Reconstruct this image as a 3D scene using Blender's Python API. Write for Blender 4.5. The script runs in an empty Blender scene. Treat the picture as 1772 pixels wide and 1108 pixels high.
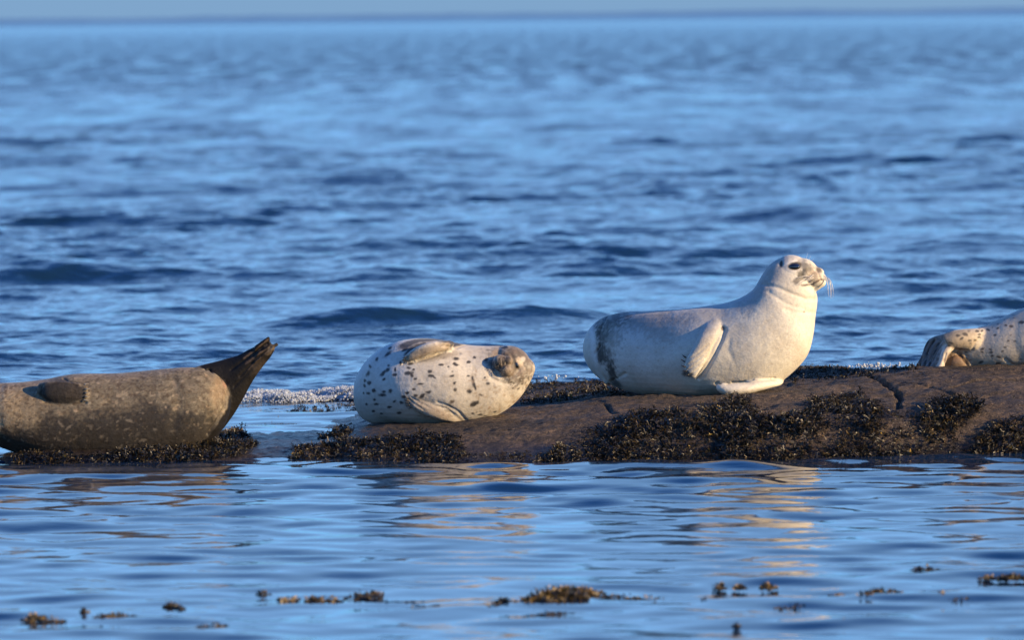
import bpy, bmesh, math, random
import numpy as np
from mathutils import Vector, Matrix, noise
from mathutils.bvhtree import BVHTree

random.seed(7)
RNG = np.random.default_rng(11)
S = bpy.context.scene
COL = S.collection

# ------------------------------------------------------------------ camera
W0, H0, FPX = 1772.0, 1108.0, 10223.0
CAM = Vector((0, 0, 2.24))
PITCH, ROLL = math.atan((554 - 32) / FPX), math.radians(0.65)
fwd = Vector((0, math.cos(PITCH), -math.sin(PITCH)))
up0 = Vector((0, math.sin(PITCH), math.cos(PITCH)))
rt0 = Vector((1, 0, 0))
RT = math.cos(ROLL) * rt0 - math.sin(ROLL) * up0
UP = math.sin(ROLL) * rt0 + math.cos(ROLL) * up0
cd = bpy.data.cameras.new('camera')
cd.sensor_width = 36.0
cd.lens = 36.0 * FPX / W0
cd.clip_start, cd.clip_end = 1.0, 60000.0
cd.dof.use_dof = True
cd.dof.focus_distance = 30.9
cd.dof.aperture_fstop = 3.7
cam = bpy.data.objects.new('camera', cd)
COL.objects.link(cam)
m = Matrix.Identity(4)
for i in range(3):
    m[i][0], m[i][1], m[i][2], m[i][3] = RT[i], UP[i], -fwd[i], CAM[i]
cam.matrix_world = m
S.camera = cam

# ------------------------------------------------------------------ sky, sun, exposure
SUN_EL, SUN_AZ = math.radians(15), math.radians(113)      # azimuth clockwise from +Y
wd = bpy.data.worlds.new('World')
S.world = wd
wd.use_nodes = True
wn, wl = wd.node_tree.nodes, wd.node_tree.links
sky = wn.new('ShaderNodeTexSky')
sky.sky_type = 'NISHITA'
sky.sun_disc = False
sky.sun_elevation, sky.sun_rotation = SUN_EL, SUN_AZ
sky.air_density, sky.dust_density, sky.ozone_density = 1.0, 0.15, 4.0
tint = wn.new('ShaderNodeMixRGB')
tint.blend_type = 'MULTIPLY'
tint.inputs[0].default_value = 1.0
tint.inputs[2].default_value = (0.35, 0.76, 1.38, 1)
wl.new(sky.outputs[0], tint.inputs[1])
# the haze belt that lies along the horizon under the clear sky
wg = wn.new('ShaderNodeTexCoord'); ws = wn.new('ShaderNodeSeparateXYZ'); wl.new(wg.outputs['Generated'], ws.inputs[0])
belt = wn.new('ShaderNodeMapRange'); belt.interpolation_type = 'SMOOTHSTEP'
belt.inputs[1].default_value, belt.inputs[2].default_value, belt.inputs[3].default_value, belt.inputs[4].default_value = 0.004, 0.055, 0.95, 0.0
wl.new(ws.outputs[2], belt.inputs[0])
hz = wn.new('ShaderNodeMixRGB'); hz.inputs[2].default_value = (0.86, 1.50, 2.42, 1)
wl.new(belt.outputs[0], hz.inputs[0]); wl.new(tint.outputs[0], hz.inputs[1])
pale = wn.new('ShaderNodeValToRGB')      # the paler air above it
wl.new(ws.outputs[2], pale.inputs[0])
pe = pale.color_ramp.elements
pe[0].position, pe[0].color = 0.03, (0, 0, 0, 1)
pe[1].position, pe[1].color = 0.10, (.75, .75, .75, 1)
for p_, v_ in ((0.28, .75), (0.50, 0)):
    e_ = pe.new(p_); e_.color = (v_, v_, v_, 1)
pm = wn.new('ShaderNodeMixRGB'); pm.inputs[2].default_value = (1.86, 3.42, 5.60, 1)
wl.new(pale.outputs[0], pm.inputs[0]); wl.new(tint.outputs[0], pm.inputs[1]); wl.new(pm.outputs[0], hz.inputs[1])
wl.new(hz.outputs[0], wn['Background'].inputs[0])
wn['Background'].inputs[1].default_value = 0.12
sl = bpy.data.lights.new('sun', 'SUN')
sl.energy, sl.angle, sl.color = 5.0, math.radians(0.5), (1.0, 0.73, 0.40)
sun = bpy.data.objects.new('sun', sl)
COL.objects.link(sun)
sdir = Vector((math.sin(SUN_AZ) * math.cos(SUN_EL), math.cos(SUN_AZ) * math.cos(SUN_EL), math.sin(SUN_EL)))
sun.rotation_euler = sdir.to_track_quat('Z', 'Y').to_euler()
S.view_settings.view_transform = 'Standard'
S.view_settings.look = 'None'
S.view_settings.exposure = 1.0
S.cycles.max_bounces = 6
S.cycles.caustics_reflective = False
S.cycles.caustics_refractive = False


# ------------------------------------------------------------------ helpers
def at(px, py, y):
    """the point at depth y (metres from the camera along +Y) that the photograph shows at (px, py)"""
    r = fwd + RT * ((px - W0 / 2) / FPX) - UP * ((py - H0 / 2) / FPX)
    return CAM + r * (y / r.y)


def project(P):
    """world points (n,3) -> photograph pixels"""
    d = P - np.array(CAM)
    zf = d @ np.array(fwd)
    return W0 / 2 + FPX * (d @ np.array(RT)) / zf, H0 / 2 - FPX * (d @ np.array(UP)) / zf


def tag(o, label=None, cat=None, group=None, kind=None):
    if label: o['label'] = label
    if cat: o['category'] = cat
    if group: o['group'] = group
    if kind: o['kind'] = kind
    return o


def link(name, me, mat, parent=None, smooth=True):
    o = bpy.data.objects.new(name, me)
    COL.objects.link(o)
    if mat is not None:
        me.materials.append(mat)
    if smooth:
        me.polygons.foreach_set('use_smooth', [True] * len(me.polygons))
    if parent is not None:
        o.parent = parent
        o.matrix_parent_inverse = Matrix.Translation(-parent.location)
    return o


def np_mesh(name, V, F, cols=None):
    """V (n,3), F (m,k) arrays"""
    me = bpy.data.meshes.new(name)
    V = np.asarray(V, np.float32); F = np.asarray(F, np.int32)
    k = F.shape[1]
    me.vertices.add(len(V)); me.vertices.foreach_set('co', V.ravel())
    me.loops.add(F.size); me.loops.foreach_set('vertex_index', F.ravel())
    me.polygons.add(len(F))
    me.polygons.foreach_set('loop_start', np.arange(0, F.size, k, dtype=np.int32))
    if cols is not None:
        set_col(me, cols)
    me.update(calc_edges=True)
    me.validate()
    return me


def set_col(me, cols, name='coat'):
    a = me.color_attributes.get(name) or me.color_attributes.new(name, 'FLOAT_COLOR', 'POINT')
    c = np.ones((len(cols), 4), np.float32)
    c[:, :3] = cols
    a.data.foreach_set('color', c.ravel())


def grid_faces(nr, nc):
    r, c = np.meshgrid(np.arange(nr - 1), np.arange(nc - 1), indexing='ij')
    i = (r * nc + c).ravel()
    return np.stack([i, i + 1, i + nc + 1, i + nc], 1)


def value_noise(x, y, seed=0):
    """smooth 2-D value noise in [-1,1], unit cell"""
    g = np.random.default_rng(seed).uniform(-1, 1, (256, 256))
    xi, yi = np.floor(x).astype(int), np.floor(y).astype(int)
    fx, fy = x - xi, y - yi
    fx = fx * fx * (3 - 2 * fx); fy = fy * fy * (3 - 2 * fy)
    a = g[xi & 255, yi & 255]; b = g[(xi + 1) & 255, yi & 255]
    c = g[xi & 255, (yi + 1) & 255]; d = g[(xi + 1) & 255, (yi + 1) & 255]
    return (a * (1 - fx) + b * fx) * (1 - fy) + (c * (1 - fx) + d * fx) * fy


def noise3(P, scale, seed=0):
    """smooth 3-D value noise in [-1,1]"""
    g = np.random.default_rng(seed).uniform(-1, 1, (32, 32, 32))
    q = P * scale + 100.0
    i = np.floor(q).astype(int); f = q - i
    f = f * f * (3 - 2 * f)
    out = 0
    for a in (0, 1):
        for b in (0, 1):
            for c in (0, 1):
                w = (f[:, 0] if a else 1 - f[:, 0]) * (f[:, 1] if b else 1 - f[:, 1]) * (f[:, 2] if c else 1 - f[:, 2])
                out = out + w * g[(i[:, 0] + a) & 31, (i[:, 1] + b) & 31, (i[:, 2] + c) & 31]
    return out


class Mat:
    """tiny node-tree helper"""
    def __init__(self, name):
        self.m = bpy.data.materials.new(name)
        self.m.use_nodes = True
        self.n, self.l = self.m.node_tree.nodes, self.m.node_tree.links
        self.b = self.n['Principled BSDF']
        self.geo = self.n.new('ShaderNodeNewGeometry')

    def set(self, **kw):
        for k, v in kw.items():
            self.b.inputs[k.replace('_', ' ')].default_value = v
        return self

    def noise(self, scale, detail=4, rough=0.55, vec=None, stretch=None):
        t = self.n.new('ShaderNodeTexNoise')
        t.inputs['Scale'].default_value = scale
        t.inputs['Detail'].default_value = detail
        t.inputs['Roughness'].default_value = rough
        src = vec or self.geo.outputs['Position']
        if stretch:
            mp = self.n.new('ShaderNodeVectorMath'); mp.operation = 'MULTIPLY'
            mp.inputs[1].default_value = stretch
            self.l.new(src, mp.inputs[0]); src = mp.outputs[0]
        self.l.new(src, t.inputs['Vector'])
        return t.outputs['Fac']

    def ramp(self, fac, stops, interp='LINEAR'):
        r = self.n.new('ShaderNodeValToRGB')
        r.color_ramp.interpolation = interp
        e = r.color_ramp.elements
        while len(e) < len(stops): e.new(0.5)
        for k, (p, c) in enumerate(stops):
            e[k].position = p
            e[k].color = (*c, 1) if not isinstance(c, (int, float)) else (c, c, c, 1)
        self.l.new(fac, r.inputs[0])
        return r.outputs[0]

    def mix(self, fac, a, b, mode='MIX'):
        x = self.n.new('ShaderNodeMixRGB'); x.blend_type = mode
        for i, v in enumerate((fac, a, b)):
            if isinstance(v, (int, float)): x.inputs[i].default_value = v if i == 0 else (v, v, v, 1)
            elif isinstance(v, tuple): x.inputs[i].default_value = (*v, 1)
            else: self.l.new(v, x.inputs[i])
        return x.outputs[0]

    def math(self, op, a, b=0.0, clamp=False):
        x = self.n.new('ShaderNodeMath'); x.operation = op; x.use_clamp = clamp
        for i, v in enumerate((a, b)):
            if isinstance(v, (int, float)): x.inputs[i].default_value = v
            else: self.l.new(v, x.inputs[i])
        return x.outputs[0]

    def attr(self, name='coat'):
        a = self.n.new('ShaderNodeAttribute'); a.attribute_name = name
        return a.outputs['Color']

    def bump(self, h, strength, dist, prev=None):
        b = self.n.new('ShaderNodeBump')
        b.inputs['Strength'].default_value = strength
        b.inputs['Distance'].default_value = dist
        self.l.new(h, b.inputs['Height'])
        if prev is not None: self.l.new(prev, b.inputs['Normal'])
        self.l.new(b.outputs[0], self.b.inputs['Normal'])
        return b.outputs[0]

    def to(self, sock, inp):
        self.l.new(sock, self.b.inputs[inp])


# ------------------------------------------------------------------ water
def smooth(x, a, b):
    t = np.clip((x - a) / (b - a), 0, 1)
    return t * t * (3 - 2 * t)


def build_water():
    ys = [16.0]
    while ys[-1] < 2500:
        y = ys[-1]
        ys.append(y + max(0.018, y * y * 2.6e-5))
    for y in (3200, 4500, 7000, 12000, 25000): ys.append(float(y))
    ys = np.array(ys)
    nr, nc = len(ys), 700
    u = np.linspace(-1, 1, nc)
    Y = np.repeat(ys[:, None], nc, 1)
    half = 0.135 * Y + 0.4
    X = u[None, :] * half
    dy = np.gradient(ys)[:, None]
    dx = half * 2 / nc
    Z = np.zeros_like(X); DX = np.zeros_like(X); DY = np.zeros_like(X)
    rng = np.random.default_rng(5)
    back = smooth(Y + 0.35 * value_noise(X * 0.8, Y * 0.5, 3), 33.2, 36.5)     # sheltered in front of the ledge, choppy behind it
    gust = 0.8 + 0.35 * value_noise(X * 0.11 + 9, Y * 0.05, 12) + 0.25 * value_noise(X * 0.4, Y * 0.15, 13)
    for k in range(140):                                                        # wind sea behind the reef
        lam = math.exp(rng.uniform(math.log(0.13), math.log(3.6)))
        th = rng.normal(0.10, 0.52)
        kx, ky = math.sin(th) * 2 * math.pi / lam, -math.cos(th) * 2 * math.pi / lam
        amp = 0.0046 * lam ** 0.77 * rng.uniform(0.5, 1.3)
        ph = rng.uniform(0, 6.28)
        # fade where the sheet is too coarse for this wave
        fade = smooth(lam / (np.abs(math.cos(th)) * dy + 0.3 * np.abs(math.sin(th)) * dx + 1e-6), 0.5, 1.6)
        a = amp * fade * back * gust
        p = kx * X + ky * Y + ph
        c, s = np.cos(p), np.sin(p)
        Z += a * c
        DX -= 1.0 * a * math.sin(th) * s
        DY += 1.0 * a * math.cos(th) * s
    calm = 1 - back
    for k in range(80):                                                         # lazy ripples in front
        lam = math.exp(rng.uniform(math.log(0.20), math.log(1.5)))
        th = rng.normal(-0.12, 0.42)
        kx, ky = math.sin(th) * 2 * math.pi / lam, -math.cos(th) * 2 * math.pi / lam
        amp = 0.0026 * lam ** 1.0 * rng.uniform(0.4, 1.3)
        near = 1.0 + 0.40 * smooth(Y, 25.5, 28.0) * smooth(Y, 30.6, 29.2)
        p = kx * X + ky * Y + rng.uniform(0, 6.28)
        Z += amp * calm * near * np.cos(p) * (0.75 + 0.5 * value_noise(X * 0.7, Y * 0.35, 40 + k % 7))
    # the low swells that show dark faces just behind the ledge: (x, y, half length, half depth, height)
    for (px, py, L, D, h) in ((620, 566, 0.62, 0.34, 0.10), (700, 556, 0.45, 0.35, 0.03), (915, 560, 0.5, 0.32, 0.08), (1040, 556, 0.35, 0.4, 0.03),
                              (60, 480, 0.8, 0.9, 0.09), (250, 600, 0.45, 0.35, 0.035), (70, 620, 0.5, 0.35, 0.04), (1680, 436, 1.0, 1.2, 0.10), (1480, 560, 0.7, 0.4, 0.05),
                              (680, 478, 0.45, 0.8, 0.06), (1010, 470, 0.5, 0.8, 0.05), (1430, 380, 1.1, 1.6, 0.11), (1290, 330, 1.2, 2.0, 0.12), (1720, 560, 0.6, 0.4, 0.045)):
        q = at(px, py, 30)
        r = (q - CAM); t = -CAM.z / r.z
        cx, cy = r.x * t, r.y * t
        e = ((X - cx) / L)
        v = (Y - cy - 0.25 * L * e) / D
        Z += 1.3 * h * np.exp(-e ** 2) * np.exp(-v ** 2 * np.where(v < 0, 2.0, 0.5))
    X2, Y2 = X + DX, Y + DY
    V = np.stack([X2, Y2, Z], -1).reshape(-1, 3)
    me = np_mesh('sea', V, grid_faces(nr, nc))
    M = Mat('sea_water')
    M.set(Base_Color=(0.005, 0.020, 0.045, 1), Roughness=0.045, IOR=1.333)
    # finer ripples than the sheet carries: strong behind the ledge, almost none in front
    sep = M.n.new('ShaderNodeSeparateXYZ'); M.l.new(M.geo.outputs['Position'], sep.inputs[0])
    mr = M.n.new('ShaderNodeMapRange'); mr.inputs[1].default_value = 33.0; mr.inputs[2].default_value = 37.0
    mr.inputs[3].default_value = 0.12; mr.inputs[4].default_value = 1.0
    M.l.new(sep.outputs[1], mr.inputs[0])
    rr = M.n.new('ShaderNodeMapRange'); rr.inputs[1].default_value = 55; rr.inputs[2].default_value = 260; rr.inputs[3].default_value = 0.045; rr.inputs[4].default_value = 0.30
    r2 = M.n.new('ShaderNodeMapRange'); r2.inputs[1].default_value = 350; r2.inputs[2].default_value = 1500; r2.inputs[3].default_value = 0.30; r2.inputs[4].default_value = 0.19
    M.l.new(sep.outputs[1], rr.inputs[0]); M.l.new(sep.outputs[1], r2.inputs[0]); 
    rough = M.math('MINIMUM', rr.outputs[0], r2.outputs[0])
    paws = M.ramp(M.noise(1.0, 4, 0.6, stretch=(0.75, 0.07, 0.0)), [(0.36, 0.35), (0.64, 1.7)])        # cat's-paws of wind on the far water
    gate = M.n.new('ShaderNodeMapRange'); gate.inputs[1].default_value = 50; gate.inputs[2].default_value = 120
    M.l.new(sep.outputs[1], gate.inputs[0])
    M.to(M.math('MULTIPLY', rough, M.mix(gate.outputs[0], 1.0, paws)), 'Roughness')
    n1 = M.noise(7.0, 3, 0.5, stretch=(0.7, 1.3, 1.0))
    b = M.bump(n1, 1.0, 0.02)
    M.l.new(mr.outputs[0], b.node.inputs['Strength'])
    o = link('sea', me, M.m)
    tag(o, kind='structure', label='blue rippled sea around the rock ledge')
    return o


build_water()

# low far shore on the horizon
def build_shore():
    V, F = [], []
    n = 260
    for i in range(n):
        x = -2600 + 5200 * i / (n - 1)
        h = 9.0 + 3.0 * noise.noise(Vector((x * 0.004, 2, 0))) + 1.4 * noise.noise(Vector((x * 0.02, 5, 0)))
        for (yy, zz) in ((9000, -1), (9040, h * 0.7), (9300, h * 1.15), (9900, h * 0.9), (10400, -1)):
            V.append((x, yy, zz))
    F = grid_faces(n, 5)[:, ::-1]
    M = Mat('far_shore'); M.set(Roughness=0.9)
    M.to(M.ramp(M.noise(0.01), [(0.3, (0.055, 0.17, 0.32)), (0.7, (0.07, 0.20, 0.35))]), 'Base Color')  # distance haze is put into the blue base colour
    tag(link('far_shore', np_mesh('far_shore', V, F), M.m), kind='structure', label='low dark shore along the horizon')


build_shore()

# ------------------------------------------------------------------ rock ledge
PROF = {  # photo column -> seven (y, z) along depth
    -300: [(29.8, -.3), (30.3, -.06), (30.6, -.04), (31.0, -.04), (31.5, -.05), (32.2, -.1), (33.5, -.3)],
    0:    [(29.8, -.2), (30.2, -.03), (30.4, .000), (31.0, .00), (31.3, -.01), (32.0, -.08), (33.0, -.3)],
    60:   [(29.8, -.15), (30.1, -.005), (30.35, .025), (30.8, .03), (31.2, .02), (31.8, -.04), (33.0, -.3)],
    380:  [(29.8, -.15), (30.1, -.005), (30.35, .03), (30.8, .045), (31.3, .03), (32.2, -.03), (34.0, -.3)],
    450:  [(30.0, -.10), (30.22, .000), (30.5, .034), (31.3, .036), (32.2, -.006), (34.6, -.02), (36.0, -.3)],
    560:  [(29.9, -.10), (30.12, 0), (30.5, .05), (31.2, .038), (32.3, -.006), (34.6, -.016), (36.0, -.3)],
    640:  [(29.8, -.12), (29.98, 0), (30.4, .10), (31.0, .125), (32.0, .07), (34.5, .01), (36.0, -.3)],
    760:  [(29.6, -.15), (29.85, 0), (30.3, .10), (30.75, .130), (31.5, .12), (33.7, .06), (35.2, -.3)],
    900:  [(29.6, -.15), (29.88, 0), (30.3, .12), (30.9, .17), (31.8, .16), (33.8, .14), (35.0, -.3)],
    1050: [(29.6, -.15), (29.88, 0), (30.25, .15), (30.9, .225), (31.8, .215), (33.5, .17), (34.6, -.3)],
    1200: [(29.6, -.15), (29.88, 0), (30.2, .17), (30.9, .238), (31.8, .225), (32.9, .19), (34.0, -.3)],
    1350: [(29.6, -.15), (29.88, 0), (30.15, .18), (30.8, .243), (31.6, .25), (32.8, .25), (34.0, -.3)],
    1450: [(29.6, -.15), (29.9, 0), (30.15, .19), (30.9, .265), (31.6, .285), (32.7, .29), (33.7, -.3)],
    1540: [(29.6, -.15), (29.93, 0), (30.2, .20), (30.9, .29), (31.4, .325), (32.3, .28), (33.3, -.3)],
    1620: [(29.6, -.15), (29.95, 0), (30.25, .21), (30.9, .305), (31.35, .345), (32.1, .30), (33.0, -.3)],
    1772: [(29.6, -.15), (29.95, 0), (30.25, .22), (30.9, .32), (31.35, .362), (32.1, .30), (33.0, -.3)],
    2300: [(29.6, -.15), (29.95, 0), (30.25, .22), (30.9, .33), (31.35, .37), (32.2, .30), (33.2, -.3)],
}
_pc = sorted(PROF)
_pa = np.array([PROF[k] for k in _pc])                 # (cols, 7, 2)


def rock_base(x, y):
    px = W0 / 2 + FPX * x / 30.8
    ky = np.stack([np.interp(px, _pc, _pa[:, j, 0]) for j in range(7)], -1)
    kz = np.stack([np.interp(px, _pc, _pa[:, j, 1]) for j in range(7)], -1)
    z = kz[..., 0].copy()
    for j in range(6):
        t = np.clip((y - ky[..., j]) / (ky[..., j + 1] - ky[..., j]), 0, 1)
        z = z + (kz[..., j + 1] - kz[..., j]) * t
    return z, px


def rock_h(x, y):
    z, px = 0, None
    w = 0
    for (ox, oy) in ((0, 0), (0.07, 0), (-0.07, 0), (0, 0.07), (0, -0.07), (0.05, 0.05), (-0.05, -0.05)):   # rounds the profile's corners
        zz, pp = rock_base(x + ox, y + oy); z = z + zz; w += 1
        if px is None: px = pp
    z = z / w
    rough = np.clip((px - 560) / 250, 0.12, 1)
    z = z + rough * (0.012 * value_noise(x * 2.2, y * 2.2, 21) + 0.009 * value_noise(x * 6, y * 8, 22) + 0.006 * value_noise(x * 15, y * 19, 23) - 0.008 * np.clip(value_noise(x * 9, y * 14, 28) - .45, 0, 1))
    z = z + 0.0022 * value_noise(x * 45, y * 45, 24) + 0.003 * value_noise(x * 24, y * 24, 25)
    z = z + np.clip((760 - px) / 100, 0, 1) * np.clip((px - 380) / 60, 0, 1) * (0.006 * value_noise(x * 11, y * 9, 26) + 0.003 * value_noise(x * 33, y * 30, 27))
    # low layered ledges running along the rock
    s = y * 1.0 + 0.12 * x + 0.10 * value_noise(x * 1.4, y * 1.4, 30)
    for (c, h) in ((30.55, 0.012), (30.83, 0.010), (31.1, 0.008)):
        z = z + rough * h * (1 / (1 + np.exp(-(s - c - 0.12 * 1.0) / 0.012)) - 0.5) * np.clip((px - 1000) / 150, 0, 1)
    for (pts, wdt, dep) in CRACKS:
        d = np.full(np.shape(x), 9.0)
        for (ax, ay), (bx, by) in zip(pts[:-1], pts[1:]):
            ex, ey = bx - ax, by - ay
            t = np.clip(((x - ax) * ex + (y - ay) * ey) / (ex * ex + ey * ey), 0, 1)
            d = np.minimum(d, np.hypot(x - ax - t * ex, y - ay - t * ey))
        d = d + 0.010 * value_noise(x * 30, y * 30, 31)
        z = z - dep * np.exp(-(d / wdt) ** 2)
    return z


CRACKS = []


def col_x(px, y): return (px - W0 / 2) * y / FPX


CRACKS += [([(col_x(930, 30.6), 30.62), (col_x(1010, 30.6), 30.56), (col_x(1110, 30.6), 30.66), (col_x(1240, 30.6), 30.62)], 0.010, 0.012),
           ([(col_x(1240, 30.9), 30.86), (col_x(1330, 30.9), 30.74), (col_x(1420, 30.9), 30.80), (col_x(1490, 30.9), 30.72)], 0.010, 0.013),
           ([(col_x(1560, 30.9), 30.95), (col_x(1610, 30.9), 30.80), (col_x(1640, 30.9), 30.60), (col_x(1700, 30.9), 30.55)], 0.012, 0.014),
           ([(col_x(1590, 31.1), 31.18), (col_x(1680, 31.1), 31.08), (col_x(1790, 31.1), 31.12)], 0.010, 0.010),
           ([(col_x(690, 30.4), 30.5), (col_x(760, 30.4), 30.38), (col_x(850, 30.4), 30.36), (col_x(930, 30.4), 30.42)], 0.012, 0.012),
([(col_x(1500, 31.3), 31.35), (col_x(1530, 31), 31.0), (col_x(1555, 30.7), 30.62), (col_x(1552, 30.4), 30.35)], 0.012, 0.035),
           ([(col_x(1035, 31), 31.1), (col_x(1050, 30.8), 30.72), (col_x(1060, 30.6), 30.5)], 0.009, 0.02),
           ([(col_x(1405, 31), 31.2), (col_x(1440, 31), 31.05), (col_x(1520, 31), 31.08)], 0.007, 0.012),
           ([(col_x(1640, 31), 30.75), (col_x(1690, 31), 30.9), (col_x(1772, 31), 30.88)], 0.010, 0.014),
           ([(col_x(760, 31), 30.55), (col_x(840, 31), 30.62), (col_x(900, 31), 30.58)], 0.008, 0.008)]


def build_rock():
    xs = np.arange(-4.1, 4.6, 0.0105); ys = np.concatenate([np.arange(29.5, 31.9, 0.0085), np.arange(31.9, 36.3, 0.02)])
    Y, X = np.meshgrid(ys, xs, indexing='ij')
    Z = rock_h(X, Y)
    me = np_mesh('rock_ledge', np.stack([X, Y, Z], -1).reshape(-1, 3), grid_faces(len(ys), len(xs)))
    M = Mat('wet_rock')
    big = M.noise(2.2, 5, 0.6)
    fine = M.noise(38, 5, 0.65)
    grit = M.noise(160, 3, 0.6)
    c = M.ramp(big, [(0.32, (0.024, 0.019, 0.014)), (0.5, (0.062, 0.045, 0.030)), (0.68, (0.125, 0.090, 0.060))])
    c = M.mix(1.0, c, M.ramp(fine, [(0.34, (0.30, 0.30, 0.30)), (0.5, (0.9, 0.9, 0.9)), (0.68, (1.75, 1.6, 1.45))]), 'MULTIPLY')
    streak = M.noise(14, 6, 0.7, stretch=(0.45, 1.6, 1.0))
    c = M.mix(0.85, c, M.ramp(streak, [(0.36, (0.35, 0.36, 0.38)), (0.5, (1, 1, 1)), (0.66, (1.35, 1.25, 1.15))]), 'MULTIPLY')
    c = M.mix(M.ramp(grit, [(0.56, 0), (0.66, 0.7)]), c, (0.24, 0.17, 0.12))
    vor = M.n.new('ShaderNodeTexVoronoi'); vor.inputs['Scale'].default_value = 75; M.l.new(M.geo.outputs['Position'], vor.inputs['Vector'])
    dots = M.ramp(vor.outputs['Distance'], [(0.14, 1.0), (0.24, 0.0)])
    where = M.ramp(M.noise(4.5, 3), [(0.52, 0.0), (0.62, 0.65)])
    c = M.mix(M.math('MULTIPLY', dots, where), c, (0.27, 0.24, 0.20))          # barnacles in patches
    # wetness: the low left of the ledge and the foot of it are wet, dark and glossy
    sep = M.n.new('ShaderNodeSeparateXYZ'); M.l.new(M.geo.outputs['Position'], sep.inputs[0])
    wx = M.n.new('ShaderNodeMapRange'); wx.inputs[1].default_value = -0.95; wx.inputs[2].default_value = -0.2; wx.inputs[3].default_value = 1.0; wx.inputs[4].default_value = 0.0
    M.l.new(sep.outputs[0], wx.inputs[0])
    wz = M.n.new('ShaderNodeMapRange'); wz.inputs[1].default_value = 0.03; wz.inputs[2].default_value = 0.10; wz.inputs[3].default_value = 1.0; wz.inputs[4].default_value = 0.0
    M.l.new(sep.outputs[2], wz.inputs[0])
    wet = M.math('MAXIMUM', wx.outputs[0], wz.outputs[0])
    patch = M.ramp(M.noise(1.6, 3), [(0.50, 0.0), (0.70, 0.35)])
    wet = M.math('MAXIMUM', wet, patch)
    c = M.mix(wet, c, M.mix(1.0, c, (0.35, 0.35, 0.38), 'MULTIPLY'))
    M.to(c, 'Base Color')
    r = M.n.new('ShaderNodeMapRange'); r.inputs[3].default_value = 0.85; r.inputs[4].default_value = 0.30
    M.l.new(wet, r.inputs[0]); M.to(r.outputs[0], 'Roughness')
    b = M.bump(M.noise(30, 8, 0.7), 1.0, 0.035)
    M.bump(grit, 0.6, 0.004, b)
    M.b.inputs['Specular IOR Level'].default_value = 0.3
    tag(link('rock_ledge', me, M.m), kind='structure', label='low brown rock ledge rising out of the sea')


build_rock()

# ------------------------------------------------------------------ seals: lofts through photographed outlines, fused into one skin
def spline(P, n, power=0.5):
    """centripetal Catmull-Rom through rows of P, n samples"""
    P = np.asarray(P, float)
    t = np.concatenate([[0], np.cumsum(np.maximum(np.linalg.norm(np.diff(P[:, :3], axis=0), axis=1), 1e-4) ** power)])
    Q = np.vstack([2 * P[0] - P[1], P, 2 * P[-1] - P[-2]])
    T = np.concatenate([[2 * t[0] - t[1]], t, [2 * t[-1] - t[-2]]])
    out = []
    for u in np.linspace(t[0], t[-1], n):
        i = min(max(np.searchsorted(t, u, 'right') - 1, 0), len(P) - 2)
        p0, p1, p2, p3 = Q[i:i + 4]; t0, t1, t2, t3 = T[i:i + 4]
        a1 = (t1 - u) / (t1 - t0) * p0 + (u - t0) / (t1 - t0) * p1
        a2 = (t2 - u) / (t2 - t1) * p1 + (u - t1) / (t2 - t1) * p2
        a3 = (t3 - u) / (t3 - t2) * p2 + (u - t2) / (t3 - t2) * p3
        b1 = (t2 - u) / (t2 - t0) * a1 + (u - t0) / (t2 - t0) * a2
        b2 = (t3 - u) / (t3 - t1) * a2 + (u - t1) / (t3 - t1) * a3
        out.append((t2 - u) / (t2 - t1) * b1 + (u - t1) / (t2 - t1) * b2)
    return np.array(out)


def tube(rings, V, F):
    """rings (n, k, 3) -> closed surface appended to V, F"""
    n, k = rings.shape[:2]
    o = len(V)
    V.extend(rings.reshape(-1, 3).tolist())
    for i in range(n - 1):
        for j in range(k):
            a, b = o + i * k + j, o + i * k + (j + 1) % k
            F.append((a, b, b + k, a + k))
    for ring, rev in ((0, True), (n - 1, False)):
        c = len(V); V.append(rings[ring].mean(0).tolist())
        for j in range(k):
            a, b = o + ring * k + j, o + ring * k + (j + 1) % k
            F.append((b, a, c) if rev else (a, b, c))


def loft(secs, V, F, n=60, k=40, sq=2.0):
    """secs: (top_x, top_y, bottom_x, bottom_y, depth_y, half_thickness in metres) in photo pixels"""
    rows = []
    for (tx, ty, bx, by, yc, r) in secs:
        T, B = at(tx, ty, yc), at(bx, by, yc)
        c, v = (T + B) / 2, (T - B) / 2
        rows.append((*c, *v, r))
    R = spline(rows, n)
    C, Vv, rr = R[:, :3], R[:, 3:6], R[:, 6]
    Tn = np.gradient(C, axis=0)
    Tn /= np.linalg.norm(Tn, axis=1)[:, None] + 1e-9
    Sd = np.cross(Tn, Vv)
    ln = np.linalg.norm(Sd, axis=1)[:, None]
    Sd = Sd / (ln + 1e-9) * rr[:, None]
    sgn = np.sign(Sd[:, 1:2]); sgn[sgn == 0] = 1
    Sd = Sd * sgn
    th = np.linspace(0, 2 * math.pi, k, endpoint=False)
    ca, sa = np.cos(th), np.sin(th)
    ca = np.sign(ca) * np.abs(ca) ** (2 / sq); sa = np.sign(sa) * np.abs(sa) ** (2 / sq)
    tube(C[:, None, :] + Vv[:, None, :] * ca[None, :, None] + Sd[:, None, :] * sa[None, :, None], V, F)


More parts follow.
